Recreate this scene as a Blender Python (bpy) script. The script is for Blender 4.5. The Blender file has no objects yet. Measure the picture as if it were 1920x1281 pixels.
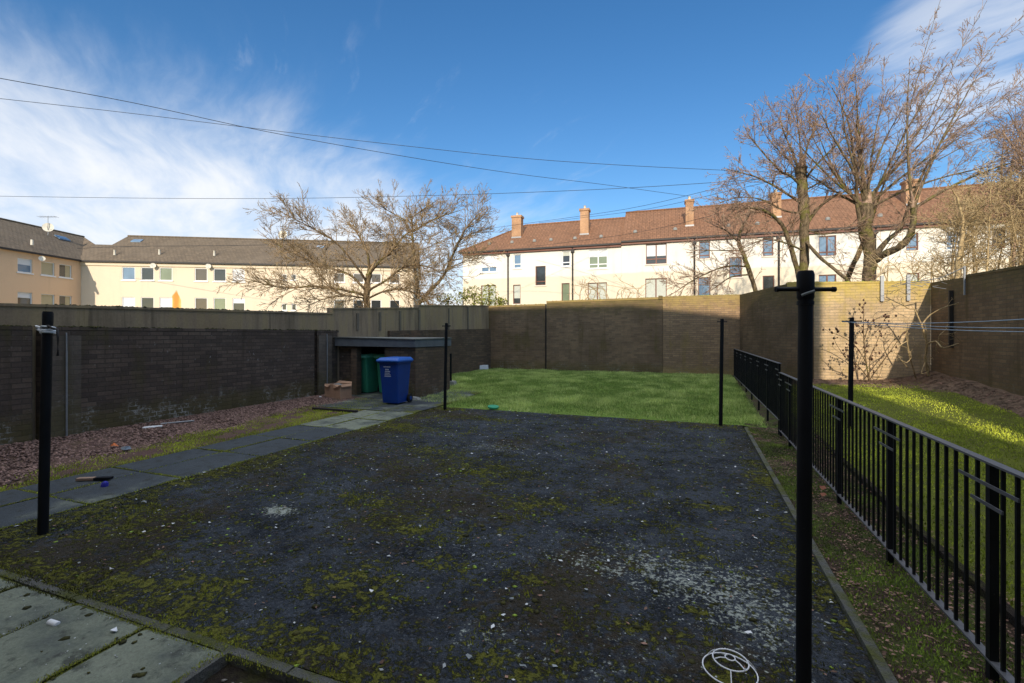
import bpy, math, random
import numpy as np
from mathutils import Vector

# ------------------------------------------------------------------ camera, sky, sun, exposure
C = bpy.data.collections.new('yard'); bpy.context.scene.collection.children.link(C)
SC = bpy.context.scene
TH = math.radians(21.1); ST, CT = math.sin(TH), math.cos(TH)
HZ = 1.58; FPX = 880.0; PX0, PY0 = 960.0, 629.0

cam = bpy.data.cameras.new('camera'); camo = bpy.data.objects.new('camera', cam); C.objects.link(camo)
cam.sensor_width = 36.0; cam.lens = 36.0 * FPX / 1920.0
cam.shift_y = -11.5 / 1920.0
cam.clip_start = 0.05; cam.clip_end = 3000
camo.location = (0, 0, HZ); camo.rotation_euler = (math.radians(90), 0, TH)
SC.camera = camo

SUN_EL, SUN_AZ = math.radians(22), math.radians(9)       # light travels 9 deg left of +Y
SUN_STRENGTH = 2.15
SKY_STRENGTH = 0.10
EXPOSURE = 1.08
sl = bpy.data.lights.new('sun', 'SUN'); slo = bpy.data.objects.new('sun', sl); C.objects.link(slo)
sl.energy = SUN_STRENGTH; sl.angle = math.radians(0.6); sl.color = (1.0, 0.88, 0.71)
trav = Vector((-math.sin(SUN_AZ) * math.cos(SUN_EL), math.cos(SUN_AZ) * math.cos(SUN_EL), -math.sin(SUN_EL)))
slo.rotation_euler = trav.to_track_quat('-Z', 'Y').to_euler(); slo.location = (3, -20, 30)
SC.view_settings.view_transform = 'Standard'
try: SC.view_settings.look = 'None'
except Exception: pass
SC.view_settings.exposure = EXPOSURE; SC.view_settings.gamma = 1.0
SC.view_settings.use_curve_mapping = False
SC.cycles.use_denoising = True
SC.cycles.max_bounces = 6; SC.cycles.diffuse_bounces = 3; SC.cycles.transparent_max_bounces = 6

# ------------------------------------------------------------------ node helpers
class NT:
    def __init__(s, nt): s.nt = nt
    def n(s, t, **kw):
        o = s.nt.nodes.new(t)
        for k, v in kw.items(): setattr(o, k, v)
        return o
    def put(s, sock, v):
        if v is None: return
        if isinstance(v, bpy.types.NodeSocket): s.nt.links.new(v, sock)
        elif isinstance(v, (tuple, list)) and len(v) == 3 and sock.type == 'RGBA': sock.default_value = (*v, 1)
        else: sock.default_value = v
    def math(s, op, a, b=None, c=None, clamp=False):
        m = s.n('ShaderNodeMath', operation=op, use_clamp=clamp)
        s.put(m.inputs[0], a); s.put(m.inputs[1], b); s.put(m.inputs[2], c)
        return m.outputs[0]
    def vmath(s, op, a, b=None):
        m = s.n('ShaderNodeVectorMath', operation=op); s.put(m.inputs[0], a)
        if b is not None: s.put(m.inputs[1], b)
        return m.outputs['Value'] if op in ('DOT_PRODUCT', 'LENGTH', 'DISTANCE') else m.outputs[0]
    def smooth(s, x, a, b, lo=0.0, hi=1.0):
        m = s.n('ShaderNodeMapRange', interpolation_type='SMOOTHSTEP'); s.put(m.inputs[0], x)
        m.inputs[1].default_value = a; m.inputs[2].default_value = b; m.inputs[3].default_value = lo; m.inputs[4].default_value = hi
        return m.outputs[0]
    def noise(s, vec, scale, detail=4, rough=0.55, out='Fac', dist=0.0):
        m = s.n('ShaderNodeTexNoise'); s.put(m.inputs['Vector'], vec)
        m.inputs['Scale'].default_value = scale; m.inputs['Detail'].default_value = detail; m.inputs['Roughness'].default_value = rough
        m.inputs['Distortion'].default_value = dist
        return m.outputs[out]
    def voro(s, vec, scale, feature='F1', out='Distance'):
        m = s.n('ShaderNodeTexVoronoi', feature=feature); s.put(m.inputs['Vector'], vec); m.inputs['Scale'].default_value = scale
        return m.outputs[out]
    def mix(s, f, a, b, mode='MIX'):
        m = s.n('ShaderNodeMix', data_type='RGBA', blend_type=mode)
        s.put(m.inputs[0], f); s.put(m.inputs[6], a); s.put(m.inputs[7], b)
        return m.outputs[2]
    def mapv(s, vec, scale=(1, 1, 1), loc=(0, 0, 0), rot=(0, 0, 0)):
        m = s.n('ShaderNodeMapping'); s.put(m.inputs[0], vec); m.inputs[1].default_value = loc; m.inputs[2].default_value = rot; m.inputs[3].default_value = scale
        return m.outputs[0]
    def sep(s, vec):
        m = s.n('ShaderNodeSeparateXYZ'); s.put(m.inputs[0], vec); return m.outputs
    def pos(s): return s.n('ShaderNodeNewGeometry').outputs['Position']
    def uv(s): return s.n('ShaderNodeTexCoord').outputs['UV']
    def attr(s, name): return s.n('ShaderNodeAttribute', attribute_name=name).outputs['Fac']
    def bump(s, h, dist=0.01, strength=1.0):
        m = s.n('ShaderNodeBump'); s.put(m.inputs['Height'], h); m.inputs['Distance'].default_value = dist; m.inputs['Strength'].default_value = strength
        return m.outputs[0]

def material(name, fn):
    m = bpy.data.materials.new(name); m.use_nodes = True
    nt = m.node_tree; b = nt.nodes['Principled BSDF']; t = NT(nt)
    r = fn(t)
    if isinstance(r, dict):
        for k, v in r.items():
            key = {'color': 'Base Color', 'rough': 'Roughness', 'normal': 'Normal', 'metal': 'Metallic', 'spec': 'Specular IOR Level', 'alpha': 'Alpha', 'trans': 'Transmission Weight', 'coat': 'Coat Weight'}[k]
            t.put(b.inputs[key], v)
    return m

# ------------------------------------------------------------------ world: Nishita sky + cirrus by direction, with an added veil overhead
R3 = Vector((CT, ST, 0)); F3 = Vector((-ST, CT, 0))
w = bpy.data.worlds.new('World'); SC.world = w; w.use_nodes = True
t = NT(w.node_tree); bg = w.node_tree.nodes['Background']
sky = t.n('ShaderNodeTexSky', sky_type='NISHITA'); sky.sun_disc = False
sky.sun_elevation = SUN_EL; sky.sun_rotation = math.radians(171)
sky.altitude = 50; sky.air_density = 1.0; sky.dust_density = 0.3; sky.ozone_density = 2.0
dirv = t.n('ShaderNodeTexCoord').outputs['Generated']
hs = t.n('ShaderNodeHueSaturation'); t.put(hs.inputs['Color'], sky.outputs[0]); hs.inputs['Saturation'].default_value = 1.30; hs.inputs['Value'].default_value = 0.76
hs.inputs['Hue'].default_value = 0.503
dz = t.sep(dirv)[2]
zc = t.math('ADD', t.math('MAXIMUM', dz, 0.0), 0.12)
proj = t.vmath('DIVIDE', dirv, None)
pn = w.node_tree.nodes[-1]
cx = t.n('ShaderNodeCombineXYZ'); t.put(cx.inputs[0], zc); t.put(cx.inputs[1], zc); cx.inputs[2].default_value = 1
for nn in w.node_tree.nodes:
    if nn.type == 'VECT_MATH' and nn.operation == 'DIVIDE': t.put(nn.inputs[1], cx.outputs[0])
flat = t.mapv(proj, scale=(1, 1, 0), rot=(0, 0, math.radians(38)))
warp = t.noise(flat, 1.3, 3, 0.5, out='Color')
fw = t.vmath('ADD', flat, t.vmath('MULTIPLY', warp, (0.35, 0.35, 0)))
n1 = t.noise(t.mapv(fw, scale=(0.75, 1.7, 1)), 1.3, 8, 0.56)
n2 = t.noise(t.mapv(fw, scale=(1.0, 3.2, 1), loc=(3, 1, 0)), 2.2, 7, 0.6)
N1 = 0.386 * R3 - 0.203 * F3 + Vector((0, 0, 1))
plane = t.vmath('DOT_PRODUCT', dirv, tuple(N1))
body = t.smooth(plane, 0.20, -0.20)
tex = t.math('ADD', t.math('MULTIPLY', n1, 0.62), t.math('MULTIPLY', n2, 0.38))
cov = t.math('ADD', t.math('MULTIPLY', body, 1.0), t.math('MULTIPLY', t.math('SUBTRACT', tex, 0.5), 1.7))
low = t.smooth(plane, -0.06, -0.36)
left = t.math('MULTIPLY', t.smooth(cov, 0.05, 1.2), t.smooth(plane, 0.27, 0.05))
left = t.math('MAXIMUM', left, t.math('MULTIPLY', low, t.smooth(tex, 0.25, 0.55, 0.7, 1.0)))
D2 = (1.06 * R3 + 1.0 * F3 + Vector((0, 0, 0.60))).normalized()
near2 = t.smooth(t.vmath('DOT_PRODUCT', dirv, tuple(D2)), 0.972, 0.999)
right = t.math('MULTIPLY', t.smooth(t.math('ADD', near2, t.math('MULTIPLY', t.math('SUBTRACT', tex, 0.5), 3.4)), 0.45, 1.25), t.math('MULTIPLY', near2, 0.6))
over = t.math('MULTIPLY', t.smooth(dz, 0.60, 0.85), t.smooth(tex, 0.30, 0.62, 0.55, 1.0))  # unseen bright veil overhead, added to fill the shaded yard
wisps = t.math('MULTIPLY', t.smooth(n2, 0.56, 0.80), t.smooth(plane, 0.40, 0.12, 0.0, 0.22))
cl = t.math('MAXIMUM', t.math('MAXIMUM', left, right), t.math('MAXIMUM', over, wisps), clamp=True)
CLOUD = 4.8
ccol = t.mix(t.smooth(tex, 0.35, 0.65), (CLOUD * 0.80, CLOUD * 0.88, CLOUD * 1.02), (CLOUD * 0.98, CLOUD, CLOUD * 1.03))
ccol = t.mix(t.smooth(dz, 0.60, 0.80), ccol, (8.6, 8.9, 9.4))  # added overhead veil is brighter than the visible clouds
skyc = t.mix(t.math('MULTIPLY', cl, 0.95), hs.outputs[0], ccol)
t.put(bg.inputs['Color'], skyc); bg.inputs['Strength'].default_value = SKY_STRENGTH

# ------------------------------------------------------------------ geometry helpers
def at(px, py, d):
    """world point seen at photo pixel (px,py) at depth d along the view axis"""
    r = (px - PX0) / FPX * d; z = HZ + (PY0 - py) / FPX * d
    return Vector((-ST * d + CT * r, CT * d + ST * r, z))
def rd(r, d, z=0.0): return Vector((-ST * d + CT * r, CT * d + ST * r, z))
def G(px, py, z=0.0):
    d = (HZ - z) * FPX / (py - PY0); return at(px, py, d)
def sstep(a, b, x):
    u = np.clip((np.asarray(x, float) - a) / (b - a), 0, 1); return u * u * (3 - 2 * u)
FX = 1.28                                        # the railing's line
def zg(x, y):
    """ground height"""
    x = np.asarray(x, float); y = np.asarray(y, float)
    zl = 0.22 * sstep(9.0, 17.6, y)
    zr = sstep(6.0, 14.6, y) * (0.33 + 0.03 * (x - 2.4)) + 0.10 * sstep(4.3, 5.5, x) * sstep(2, 8, y)
    k = sstep(FX - 0.02, FX + 0.5, x)
    return zl * (1 - k) + zr * k
def zgf(x, y): return float(zg(x, y))

WLOC = {}
def wloc(o): return WLOC.get(o.name, Vector((0, 0, 0))) if o else Vector((0, 0, 0))
def tag(o, label=None, cat=None, group=None, kind=None):
    if label: o['label'] = label
    if cat: o['category'] = cat
    if group: o['group'] = group
    if kind: o['kind'] = kind
    return o
def empty(name, loc, label, cat, group=None):
    o = bpy.data.objects.new(name, None); C.objects.link(o); o.location = loc; o.empty_display_size = 0.1
    WLOC[o.name] = Vector(loc); return tag(o, label, cat, group)

class MB:
    def __init__(s): s.v = []; s.f = []; s.sm = []
    def add(s, vs, fs, smooth=False):
        b = len(s.v); s.v += [tuple(p) for p in vs]; s.f += [tuple(b + i for i in f) for f in fs]; s.sm += [smooth] * len(fs)
    def quad(s, a, b, c, d): s.add([a, b, c, d], [(0, 1, 2, 3)])
    def poly(s, pts): s.add(pts, [tuple(range(len(pts)))])
    def hexa(s, p):   # 8 points: bottom ring 0-3 (ccw from above), top ring 4-7
        s.add(p, [(3, 2, 1, 0), (4, 5, 6, 7), (0, 1, 5, 4), (1, 2, 6, 5), (2, 3, 7, 6), (3, 0, 4, 7)])
    def box(s, x0, x1, y0, y1, z0, z1):
        s.hexa([(x0, y0, z0), (x1, y0, z0), (x1, y1, z0), (x0, y1, z0), (x0, y0, z1), (x1, y0, z1), (x1, y1, z1), (x0, y1, z1)])
    def prism(s, base, top):
        n = len(base); s.add(list(base) + list(top), [tuple(range(n - 1, -1, -1)), tuple(range(n, 2 * n))] + [(i, (i + 1) % n, n + (i + 1) % n, n + i) for i in range(n)])
    def tube(s, pts, rad, n=6, caps=True, smooth=True):
        pts = [Vector(p) for p in pts]; m = len(pts)
        if not hasattr(rad, '__len__'): rad = [rad] * m
        vs = []; up = None
        for i, p in enumerate(pts):
            tdir = (pts[min(i + 1, m - 1)] - pts[max(i - 1, 0)])
            if tdir.length < 1e-9: tdir = Vector((0, 0, 1))
            tdir.normalize()
            if up is None: up = Vector((0, 0, 1)) if abs(tdir.z) < 0.9 else Vector((1, 0, 0))
            a = tdir.cross(up)
            if a.length < 1e-6: a = tdir.orthogonal()
            a.normalize(); b = tdir.cross(a); up = -b if False else up
            for k in range(n):
                q = 2 * math.pi * k / n
                vs.append(p + (a * math.cos(q) + b * math.sin(q)) * rad[i])
        fs = []
        for i in range(m - 1):
            for k in range(n):
                k2 = (k + 1) % n
                fs.append((i * n + k, i * n + k2, (i + 1) * n + k2, (i + 1) * n + k))
        s.add(vs, fs, smooth)
        if caps:
            s.add(vs[:n], [tuple(range(n - 1, -1, -1))]); s.add(vs[-n:], [tuple(range(n))])
    def ring(s, c, axis, R, r, n=24, m=6):
        axis = Vector(axis).normalized(); a = axis.orthogonal().normalized(); b = axis.cross(a); vs = []; fs = []
        for i in range(n):
            q = 2 * math.pi * i / n; e = a * math.cos(q) + b * math.sin(q)
            for k in range(m):
                p = 2 * math.pi * k / m; vs.append(Vector(c) + e * (R + r * math.cos(p)) + axis * r * math.sin(p))
        for i in range(n):
            for k in range(m):
                fs.append((i * m + k, ((i + 1) % n) * m + k, ((i + 1) % n) * m + (k + 1) % m, i * m + (k + 1) % m))
        s.add(vs, fs, True)
    def disc(s, c, axis, R, h, n=16):
        axis = Vector(axis).normalized(); s.tube([Vector(c) - axis * h / 2, Vector(c) + axis * h / 2], R, n, True, False)
    def mesh(s, name, off=Vector((0, 0, 0))):
        me = bpy.data.meshes.new(name)
        v = np.array(s.v, dtype=np.float64).reshape(-1, 3) if s.v else np.zeros((0, 3))
        me.from_pydata([tuple(p) for p in (v - np.array(off))], [], s.f)
        me.polygons.foreach_set('use_smooth', s.sm)
        uvl = me.uv_layers.new(name='UVMap'); uv = np.zeros((len(me.loops), 2)); li = 0
        for f in s.f:
            p = v[list(f)]
            nrm = np.zeros(3)
            for i in range(len(f)):
                nrm += np.cross(p[i] - p[0], p[(i + 1) % len(f)] - p[0])
            L = np.linalg.norm(nrm); nrm = nrm / L if L > 1e-12 else np.array([0, 0, 1.0])
            if abs(nrm[2]) > 0.95: q = p[:, :2]
            else:
                tt = np.array([-nrm[1], nrm[0], 0]); tt /= np.linalg.norm(tt); sl_ = math.sqrt(max(1e-6, 1 - nrm[2] ** 2))
                q = np.stack([p @ tt, p[:, 2] / sl_], 1)
            uv[li:li + len(f)] = q; li += len(f)
        uvl.data.foreach_set('uv', uv.ravel()); me.update()
        return me
    def build(s, name, mat, parent=None, loc=None):
        """link as ONE object; vertices are in world space, or about loc (world) when given"""
        origin = Vector(loc) if loc is not None else wloc(parent)
        me = s.mesh(name, origin); me.materials.append(mat)
        o = bpy.data.objects.new(name, me); C.objects.link(o)
        o.location = origin - wloc(parent) if parent else origin
        if parent: o.parent = parent
        WLOC[o.name] = Vector(origin)
        return o
def np_mesh(name, verts, faces_n, mat, attrs=None, smooth=False):
    """fast mesh: verts (N,3), faces (M,k) all the same k; attrs: per-vertex floats"""
    verts = np.asarray(verts, np.float32); fa = np.asarray(faces_n, np.int32); k = fa.shape[1]
    me = bpy.data.meshes.new(name); me.vertices.add(len(verts)); me.vertices.foreach_set('co', verts.ravel())
    me.loops.add(fa.size); me.loops.foreach_set('vertex_index', fa.ravel())
    me.polygons.add(len(fa)); me.polygons.foreach_set('loop_start', np.arange(0, fa.size, k, dtype=np.int32))
    me.polygons.foreach_set('loop_total', np.full(len(fa), k, np.int32))
    if smooth: me.polygons.foreach_set('use_smooth', np.ones(len(fa), bool))
    me.update(calc_edges=True); me.validate()
    for n_, a in (attrs or {}).items():
        at_ = me.attributes.new(n_, 'FLOAT', 'POINT'); at_.data.foreach_set('value', np.asarray(a, np.float32))
    me.materials.append(mat)
    o = bpy.data.objects.new(name, me); C.objects.link(o); return o
def struct(o): o['kind'] = 'structure'; return o

def vnoise(x, y, scale, seed=0, octv=4):
    """numpy value noise, 0..1"""
    rng = np.random.RandomState(seed); tot = np.zeros_like(np.asarray(x, float)); amp = 1; norm = 0
    for o_ in range(octv):
        tab = rng.rand(64, 64); fx = np.asarray(x) * scale; fy = np.asarray(y) * scale
        ix = np.floor(fx).astype(int); iy = np.floor(fy).astype(int); ux = fx - ix; uy = fy - iy
        ux = ux * ux * (3 - 2 * ux); uy = uy * uy * (3 - 2 * uy)
        g = lambda a, b: tab[a % 64, b % 64]
        tot += amp * ((g(ix, iy) * (1 - ux) + g(ix + 1, iy) * ux) * (1 - uy) + (g(ix, iy + 1) * (1 - ux) + g(ix + 1, iy + 1) * ux) * uy)
        norm += amp; amp *= 0.5; scale *= 2.03
    return tot / norm

class Frame:
    """facade frame: u to the right seen from outside, n outward"""
    def __init__(s, o, u, n): s.o = Vector(o); s.u = Vector(u).normalized(); s.n = Vector(n).normalized()
    def p(s, u, z, n=0.0): q = s.o + s.u * u + s.n * n; return Vector((q.x, q.y, z))
    def box(s, mb, u0, u1, z0, z1, n0, n1):
        mb.hexa([s.p(u0, z0, n1), s.p(u1, z0, n1), s.p(u1, z0, n0), s.p(u0, z0, n0), s.p(u0, z1, n1), s.p(u1, z1, n1), s.p(u1, z1, n0), s.p(u0, z1, n0)])
def facade(F, u0, u1, z0, z1, holes, depth=0.12):
    mb = MB()
    us = sorted({u0, u1} | {h[0] for h in holes} | {h[1] for h in holes}); zs = sorted({z0, z1} | {h[2] for h in holes} | {h[3] for h in holes})
    us = [x for x in us if u0 <= x <= u1]; zs = [x for x in zs if z0 <= x <= z1]
    for i in range(len(us) - 1):
        for j in range(len(zs) - 1):
            mu, mz = (us[i] + us[i + 1]) / 2, (zs[j] + zs[j + 1]) / 2
            if any(h[0] < mu < h[1] and h[2] < mz < h[3] for h in holes): continue
            mb.quad(F.p(us[i], zs[j]), F.p(us[i + 1], zs[j]), F.p(us[i + 1], zs[j + 1]), F.p(us[i], zs[j + 1]))
    for a, b, c, d in [h[:4] for h in holes]:
        mb.quad(F.p(a, c), F.p(a, d), F.p(a, d, -depth), F.p(a, c, -depth)); mb.quad(F.p(b, d), F.p(b, c), F.p(b, c, -depth), F.p(b, d, -depth))
        mb.quad(F.p(a, d), F.p(b, d), F.p(b, d, -depth), F.p(a, d, -depth)); mb.quad(F.p(b, c), F.p(a, c), F.p(a, c, -depth), F.p(b, c, -depth))
    return mb

# ------------------------------------------------------------------ materials
def brick_mat(name, c1, c2, mortar, moss=0.3, moss_z=2.6, foot=0.4, white=0.3, damp=0.0, seed=0.0, mosscol=(0.11, 0.10, 0.02)):
    def fn(t):
        uv = t.uv(); p = t.pos(); z = t.sep(p)[2]
        b = t.n('ShaderNodeTexBrick'); t.put(b.inputs['Vector'], uv)
        b.inputs['Scale'].default_value = 1; b.inputs['Brick Width'].default_value = 0.225; b.inputs['Row Height'].default_value = 0.075
        b.inputs['Mortar Size'].default_value = 0.0075; b.inputs['Mortar Smooth'].default_value = 0.2; b.inputs['Bias'].default_value = -0.1
        t.put(b.inputs['Color1'], c1); t.put(b.inputs['Color2'], c2); t.put(b.inputs['Mortar'], mortar)
        po = t.vmath('ADD', p, (seed, seed * 2, 0))
        big = t.noise(po, 0.9, 5, 0.6); fine = t.noise(po, 28, 4, 0.7); med = t.noise(po, 5, 5, 0.65)
        col = t.mix(t.smooth(big, 0.35, 0.68, 0.0, 0.55), b.outputs['Color'], (c1[0] * .45, c1[1] * .45, c1[2] * .5))
        col = t.mix(1.0, col, t.mix(fine, (0.62, 0.62, 0.62), (1.36, 1.34, 1.3)), 'MULTIPLY')
        streak = t.noise(t.mapv(po, scale=(5, 5, 0.35)), 1.0, 4, 0.6)
        col = t.mix(t.smooth(streak, 0.52, 0.78, 0, 0.5 + damp * .4), col, (c1[0] * .38, c1[1] * .38, c1[2] * .4))
        top = t.smooth(t.math('ADD', z, t.math('MULTIPLY', t.math('SUBTRACT', med, .5), 1.1)), moss_z - 0.75, moss_z)
        patch = t.smooth(t.math('ADD', t.math('MULTIPLY', big, .6), t.math('MULTIPLY', streak, .4)), 0.52, 0.66)
        ft = t.smooth(t.math('ADD', z, t.math('MULTIPLY', t.math('SUBTRACT', med, .5), .7)), foot + 0.28, foot - 0.1)
        m = t.math('MULTIPLY', t.math('MAXIMUM', t.math('MAXIMUM', top, t.math('MULTIPLY', patch, .6)), t.math('MULTIPLY', ft, .8)), moss, clamp=True)
        m = t.math('MULTIPLY', m, t.smooth(fine, 0.3, 0.6, 0.6, 1.0))
        col = t.mix(m, col, t.mix(med, tuple(x * .6 for x in mosscol), tuple(x * 1.5 for x in mosscol)))
        wh = t.math('MULTIPLY', t.smooth(t.noise(po, 11, 6, .75), 0.60, 0.72), t.smooth(t.noise(po, 1.6, 3), 0.46, 0.66))
        blot = t.math('MULTIPLY', t.smooth(t.noise(po, 3.2, 6, .75), .64, .72), t.smooth(t.noise(po, .8, 2), .45, .6, 0, .8))
        fm = t.math('MULTIPLY', t.math('MULTIPLY', ft, t.smooth(t.noise(po, 2.6, 4, .6), .45, .68)), t.smooth(t.math('ADD', t.noise(po, 17, 5, .75), t.math('MULTIPLY', b.outputs['Fac'], .12)), .50, .64))
        wh = t.math('MULTIPLY', t.math('MAXIMUM', t.math('MAXIMUM', wh, blot), fm), white, clamp=True)
        col = t.mix(wh, col, (0.42, 0.41, 0.38))
        h = t.math('ADD', t.math('MULTIPLY', b.outputs['Fac'], -1.0), t.math('MULTIPLY', fine, 0.6))
        return {'color': col, 'rough': 0.9, 'normal': t.bump(h, 0.008, 0.8), 'spec': 0.2}
    return material(name, fn)
M = {}
M['brick_soot'] = brick_mat('sooty brick', (0.165, 0.122, 0.094), (0.078, 0.061, 0.052), (0.080, 0.067, 0.056), moss=0.6, moss_z=3.2, foot=0.30, white=0.9, damp=1.0)
M['brick_pier'] = brick_mat('pier brick', (0.18, 0.145, 0.115), (0.13, 0.108, 0.09), (0.15, 0.13, 0.105), moss=0.5, moss_z=2.6, foot=0.5, white=0.6, seed=3)
M['brick_brown'] = brick_mat('brown brick', (0.31, 0.200, 0.122), (0.175, 0.120, 0.080), (0.25, 0.19, 0.125), moss=0.62, moss_z=2.95, foot=0.42, white=0.45, damp=0.4, seed=7)
M['brick_buff'] = brick_mat('buff brick', (0.68, 0.50, 0.30), (0.50, 0.37, 0.215), (0.40, 0.33, 0.22), moss=.85, moss_z=2.95, foot=0.2, white=0.12, seed=11, mosscol=(0.47, 0.35, 0.075))
M['brick_mid'] = brick_mat('brown brick mossy sunlit top', (0.40, 0.265, 0.155), (0.25, 0.165, 0.105), (0.25, 0.19, 0.135), moss=0.6, moss_z=3.0, foot=0.35, white=0.3, seed=13, mosscol=(0.36, 0.27, 0.07))  # moss tone at the top is brightened to carry the sunlit band
M['brick_right'] = brick_mat('dull red brown brick', (0.215, 0.145, 0.085), (0.140, 0.098, 0.060), (0.13, 0.105, 0.072), moss=0.5, moss_z=2.9, foot=0.6, white=0.15, damp=.5, seed=17, mosscol=(0.10, 0.085, 0.02))
M['brick_store'] = brick_mat('store brick', (0.185, 0.126, 0.085), (0.105, 0.078, 0.058), (0.115, 0.092, 0.072), moss=0.3, moss_z=2.4, foot=0.15, white=0.5, seed=23)
M['brick_chimney'] = brick_mat('chimney brick', (0.58, 0.33, 0.18), (0.50, 0.28, 0.155), (0.52, 0.40, 0.28), moss=0.05, moss_z=20, foot=-5, white=0.05, seed=5)

def concrete_band(t):
    p = t.pos(); z = t.sep(p)[2]
    st = t.noise(t.mapv(p, scale=(1.6, 1.6, 0.16)), 2.2, 6, 0.65); st2 = t.noise(t.mapv(p, scale=(9, 9, 0.5)), 1.0, 4, 0.6); f = t.noise(p, 30, 4, 0.7); big = t.noise(p, .7, 4)
    col = t.mix(t.smooth(st, .3, .7), (0.22, 0.165, 0.105), (0.43, 0.325, 0.225))
    col = t.mix(t.smooth(st, 0.45, 0.62, 0, .5), col, (0.30, 0.225, 0.09))
    col = t.mix(t.smooth(st2, 0.56, 0.72, 0, .55), col, (0.085, 0.065, 0.043))
    col = t.mix(t.smooth(big, 0.52, 0.7, 0, .5), col, (0.25, 0.175, 0.11))
    col = t.mix(1.0, col, t.mix(f, (.7, .7, .7), (1.28, 1.28, 1.28)), 'MULTIPLY')
    return {'color': col, 'rough': 0.9, 'normal': t.bump(f, 0.006, 0.6), 'spec': 0.2}
M['concrete_band'] = material('streaked concrete', concrete_band)
def simple(name, col, rough=0.6, var=0.15, scale=8, metal=0.0, bump=0.0, spec=0.4):
    def fn(t):
        p = t.pos(); f = t.noise(p, scale, 5, 0.6)
        c = t.mix(f, tuple(x * (1 - var) for x in col), tuple(min(1, x * (1 + var)) for x in col))
        r = {'color': c, 'rough': rough, 'metal': metal, 'spec': spec}
        if bump: r['normal'] = t.bump(f, bump, 0.7)
        return r
    return material(name, fn)
M['concrete'] = simple('grey concrete', (0.26, 0.26, 0.24), 0.9, 0.35, 14, bump=0.004)
M['concrete_dark'] = simple('dark concrete', (0.13, 0.14, 0.15), 0.85, 0.4, 6, bump=0.004)
M['kerb_moss'] = None
M['kerb'] = simple('worn kerb concrete', (0.17, 0.17, 0.15), 0.9, 0.5, 9, bump=0.005)
def black_paint(t):
    p = t.pos(); f = t.noise(p, 45, 4, 0.7); g = t.noise(p, 6, 4)
    c = t.mix(t.smooth(f, 0.66, 0.75), t.mix(g, (0.004, 0.0045, 0.006), (0.012, 0.0125, 0.015)), (0.05, 0.045, 0.04))
    return {'color': c, 'rough': t.smooth(g, .3, .7, 0.4, 0.65), 'normal': t.bump(f, 0.001, 0.5), 'spec': 0.2}
M['black_paint'] = material('black metal paint', black_paint)
M['rail_grey'] = simple('grey rail', (0.10, 0.10, 0.105), 0.45, 0.5, 30, spec=0.5)  # paler grey than the bars, for rails and tie bars
M['grey_metal'] = simple('galvanised grey', (0.30, 0.31, 0.32), 0.5, 0.25, 20, metal=0.3)
M['strip'] = simple('dull strip', (0.16, 0.135, 0.10), .8, .3, 6)
M['white_paint'] = simple('white window paint', (0.80, 0.80, 0.79), 0.5, 0.05, 6)
M['brown_paint'] = simple('brown window paint', (0.17, 0.06, 0.035), 0.5, 0.25, 9)
M['white_plastic'] = simple('white plastic', (0.75, 0.76, 0.78), 0.5, 0.08, 12)
M['line_blue'] = simple('blue line', (0.30, 0.37, 0.44), 0.6, 0.2, 20)
M['cable'] = simple('black cable', (0.018, 0.02, 0.024), 0.6, 0.2, 3)
M['gutter'] = simple('dark gutter', (0.035, 0.03, 0.028), 0.6, 0.2, 3)
M['curtain'] = simple('pale curtain', (0.52, 0.54, 0.47), 0.9, 0.25, 9)
M['blind'] = simple('white blind', (0.72, 0.73, 0.74), 0.9, 0.06, 3)
M['blind_tan'] = simple('tan blind', (0.50, 0.42, 0.26), 0.9, 0.1, 3)
def glass_mat(name, col, rough=0.06):
    def fn(t):
        p = t.pos(); f = t.noise(p, .7, 3)
        return {'color': t.mix(f, tuple(x * .5 for x in col), tuple(x * 1.4 for x in col)), 'rough': rough, 'spec': 0.8, 'normal': t.bump(t.noise(p, .9, 2), 0.02, 0.25)}
    return material(name, fn)
M['glass'] = glass_mat('window glass', (0.030, 0.033, 0.034))
M['glass_blue'] = glass_mat('glass with painted sky', (0.16, 0.25, 0.36))  # blue sky reflection put into the base colour
M['glass_green'] = glass_mat('curtained glass', (0.20, 0.24, 0.15), 0.15)
M['glass_brown'] = glass_mat('brown curtained glass', (0.09, 0.07, 0.05), 0.15)

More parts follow.
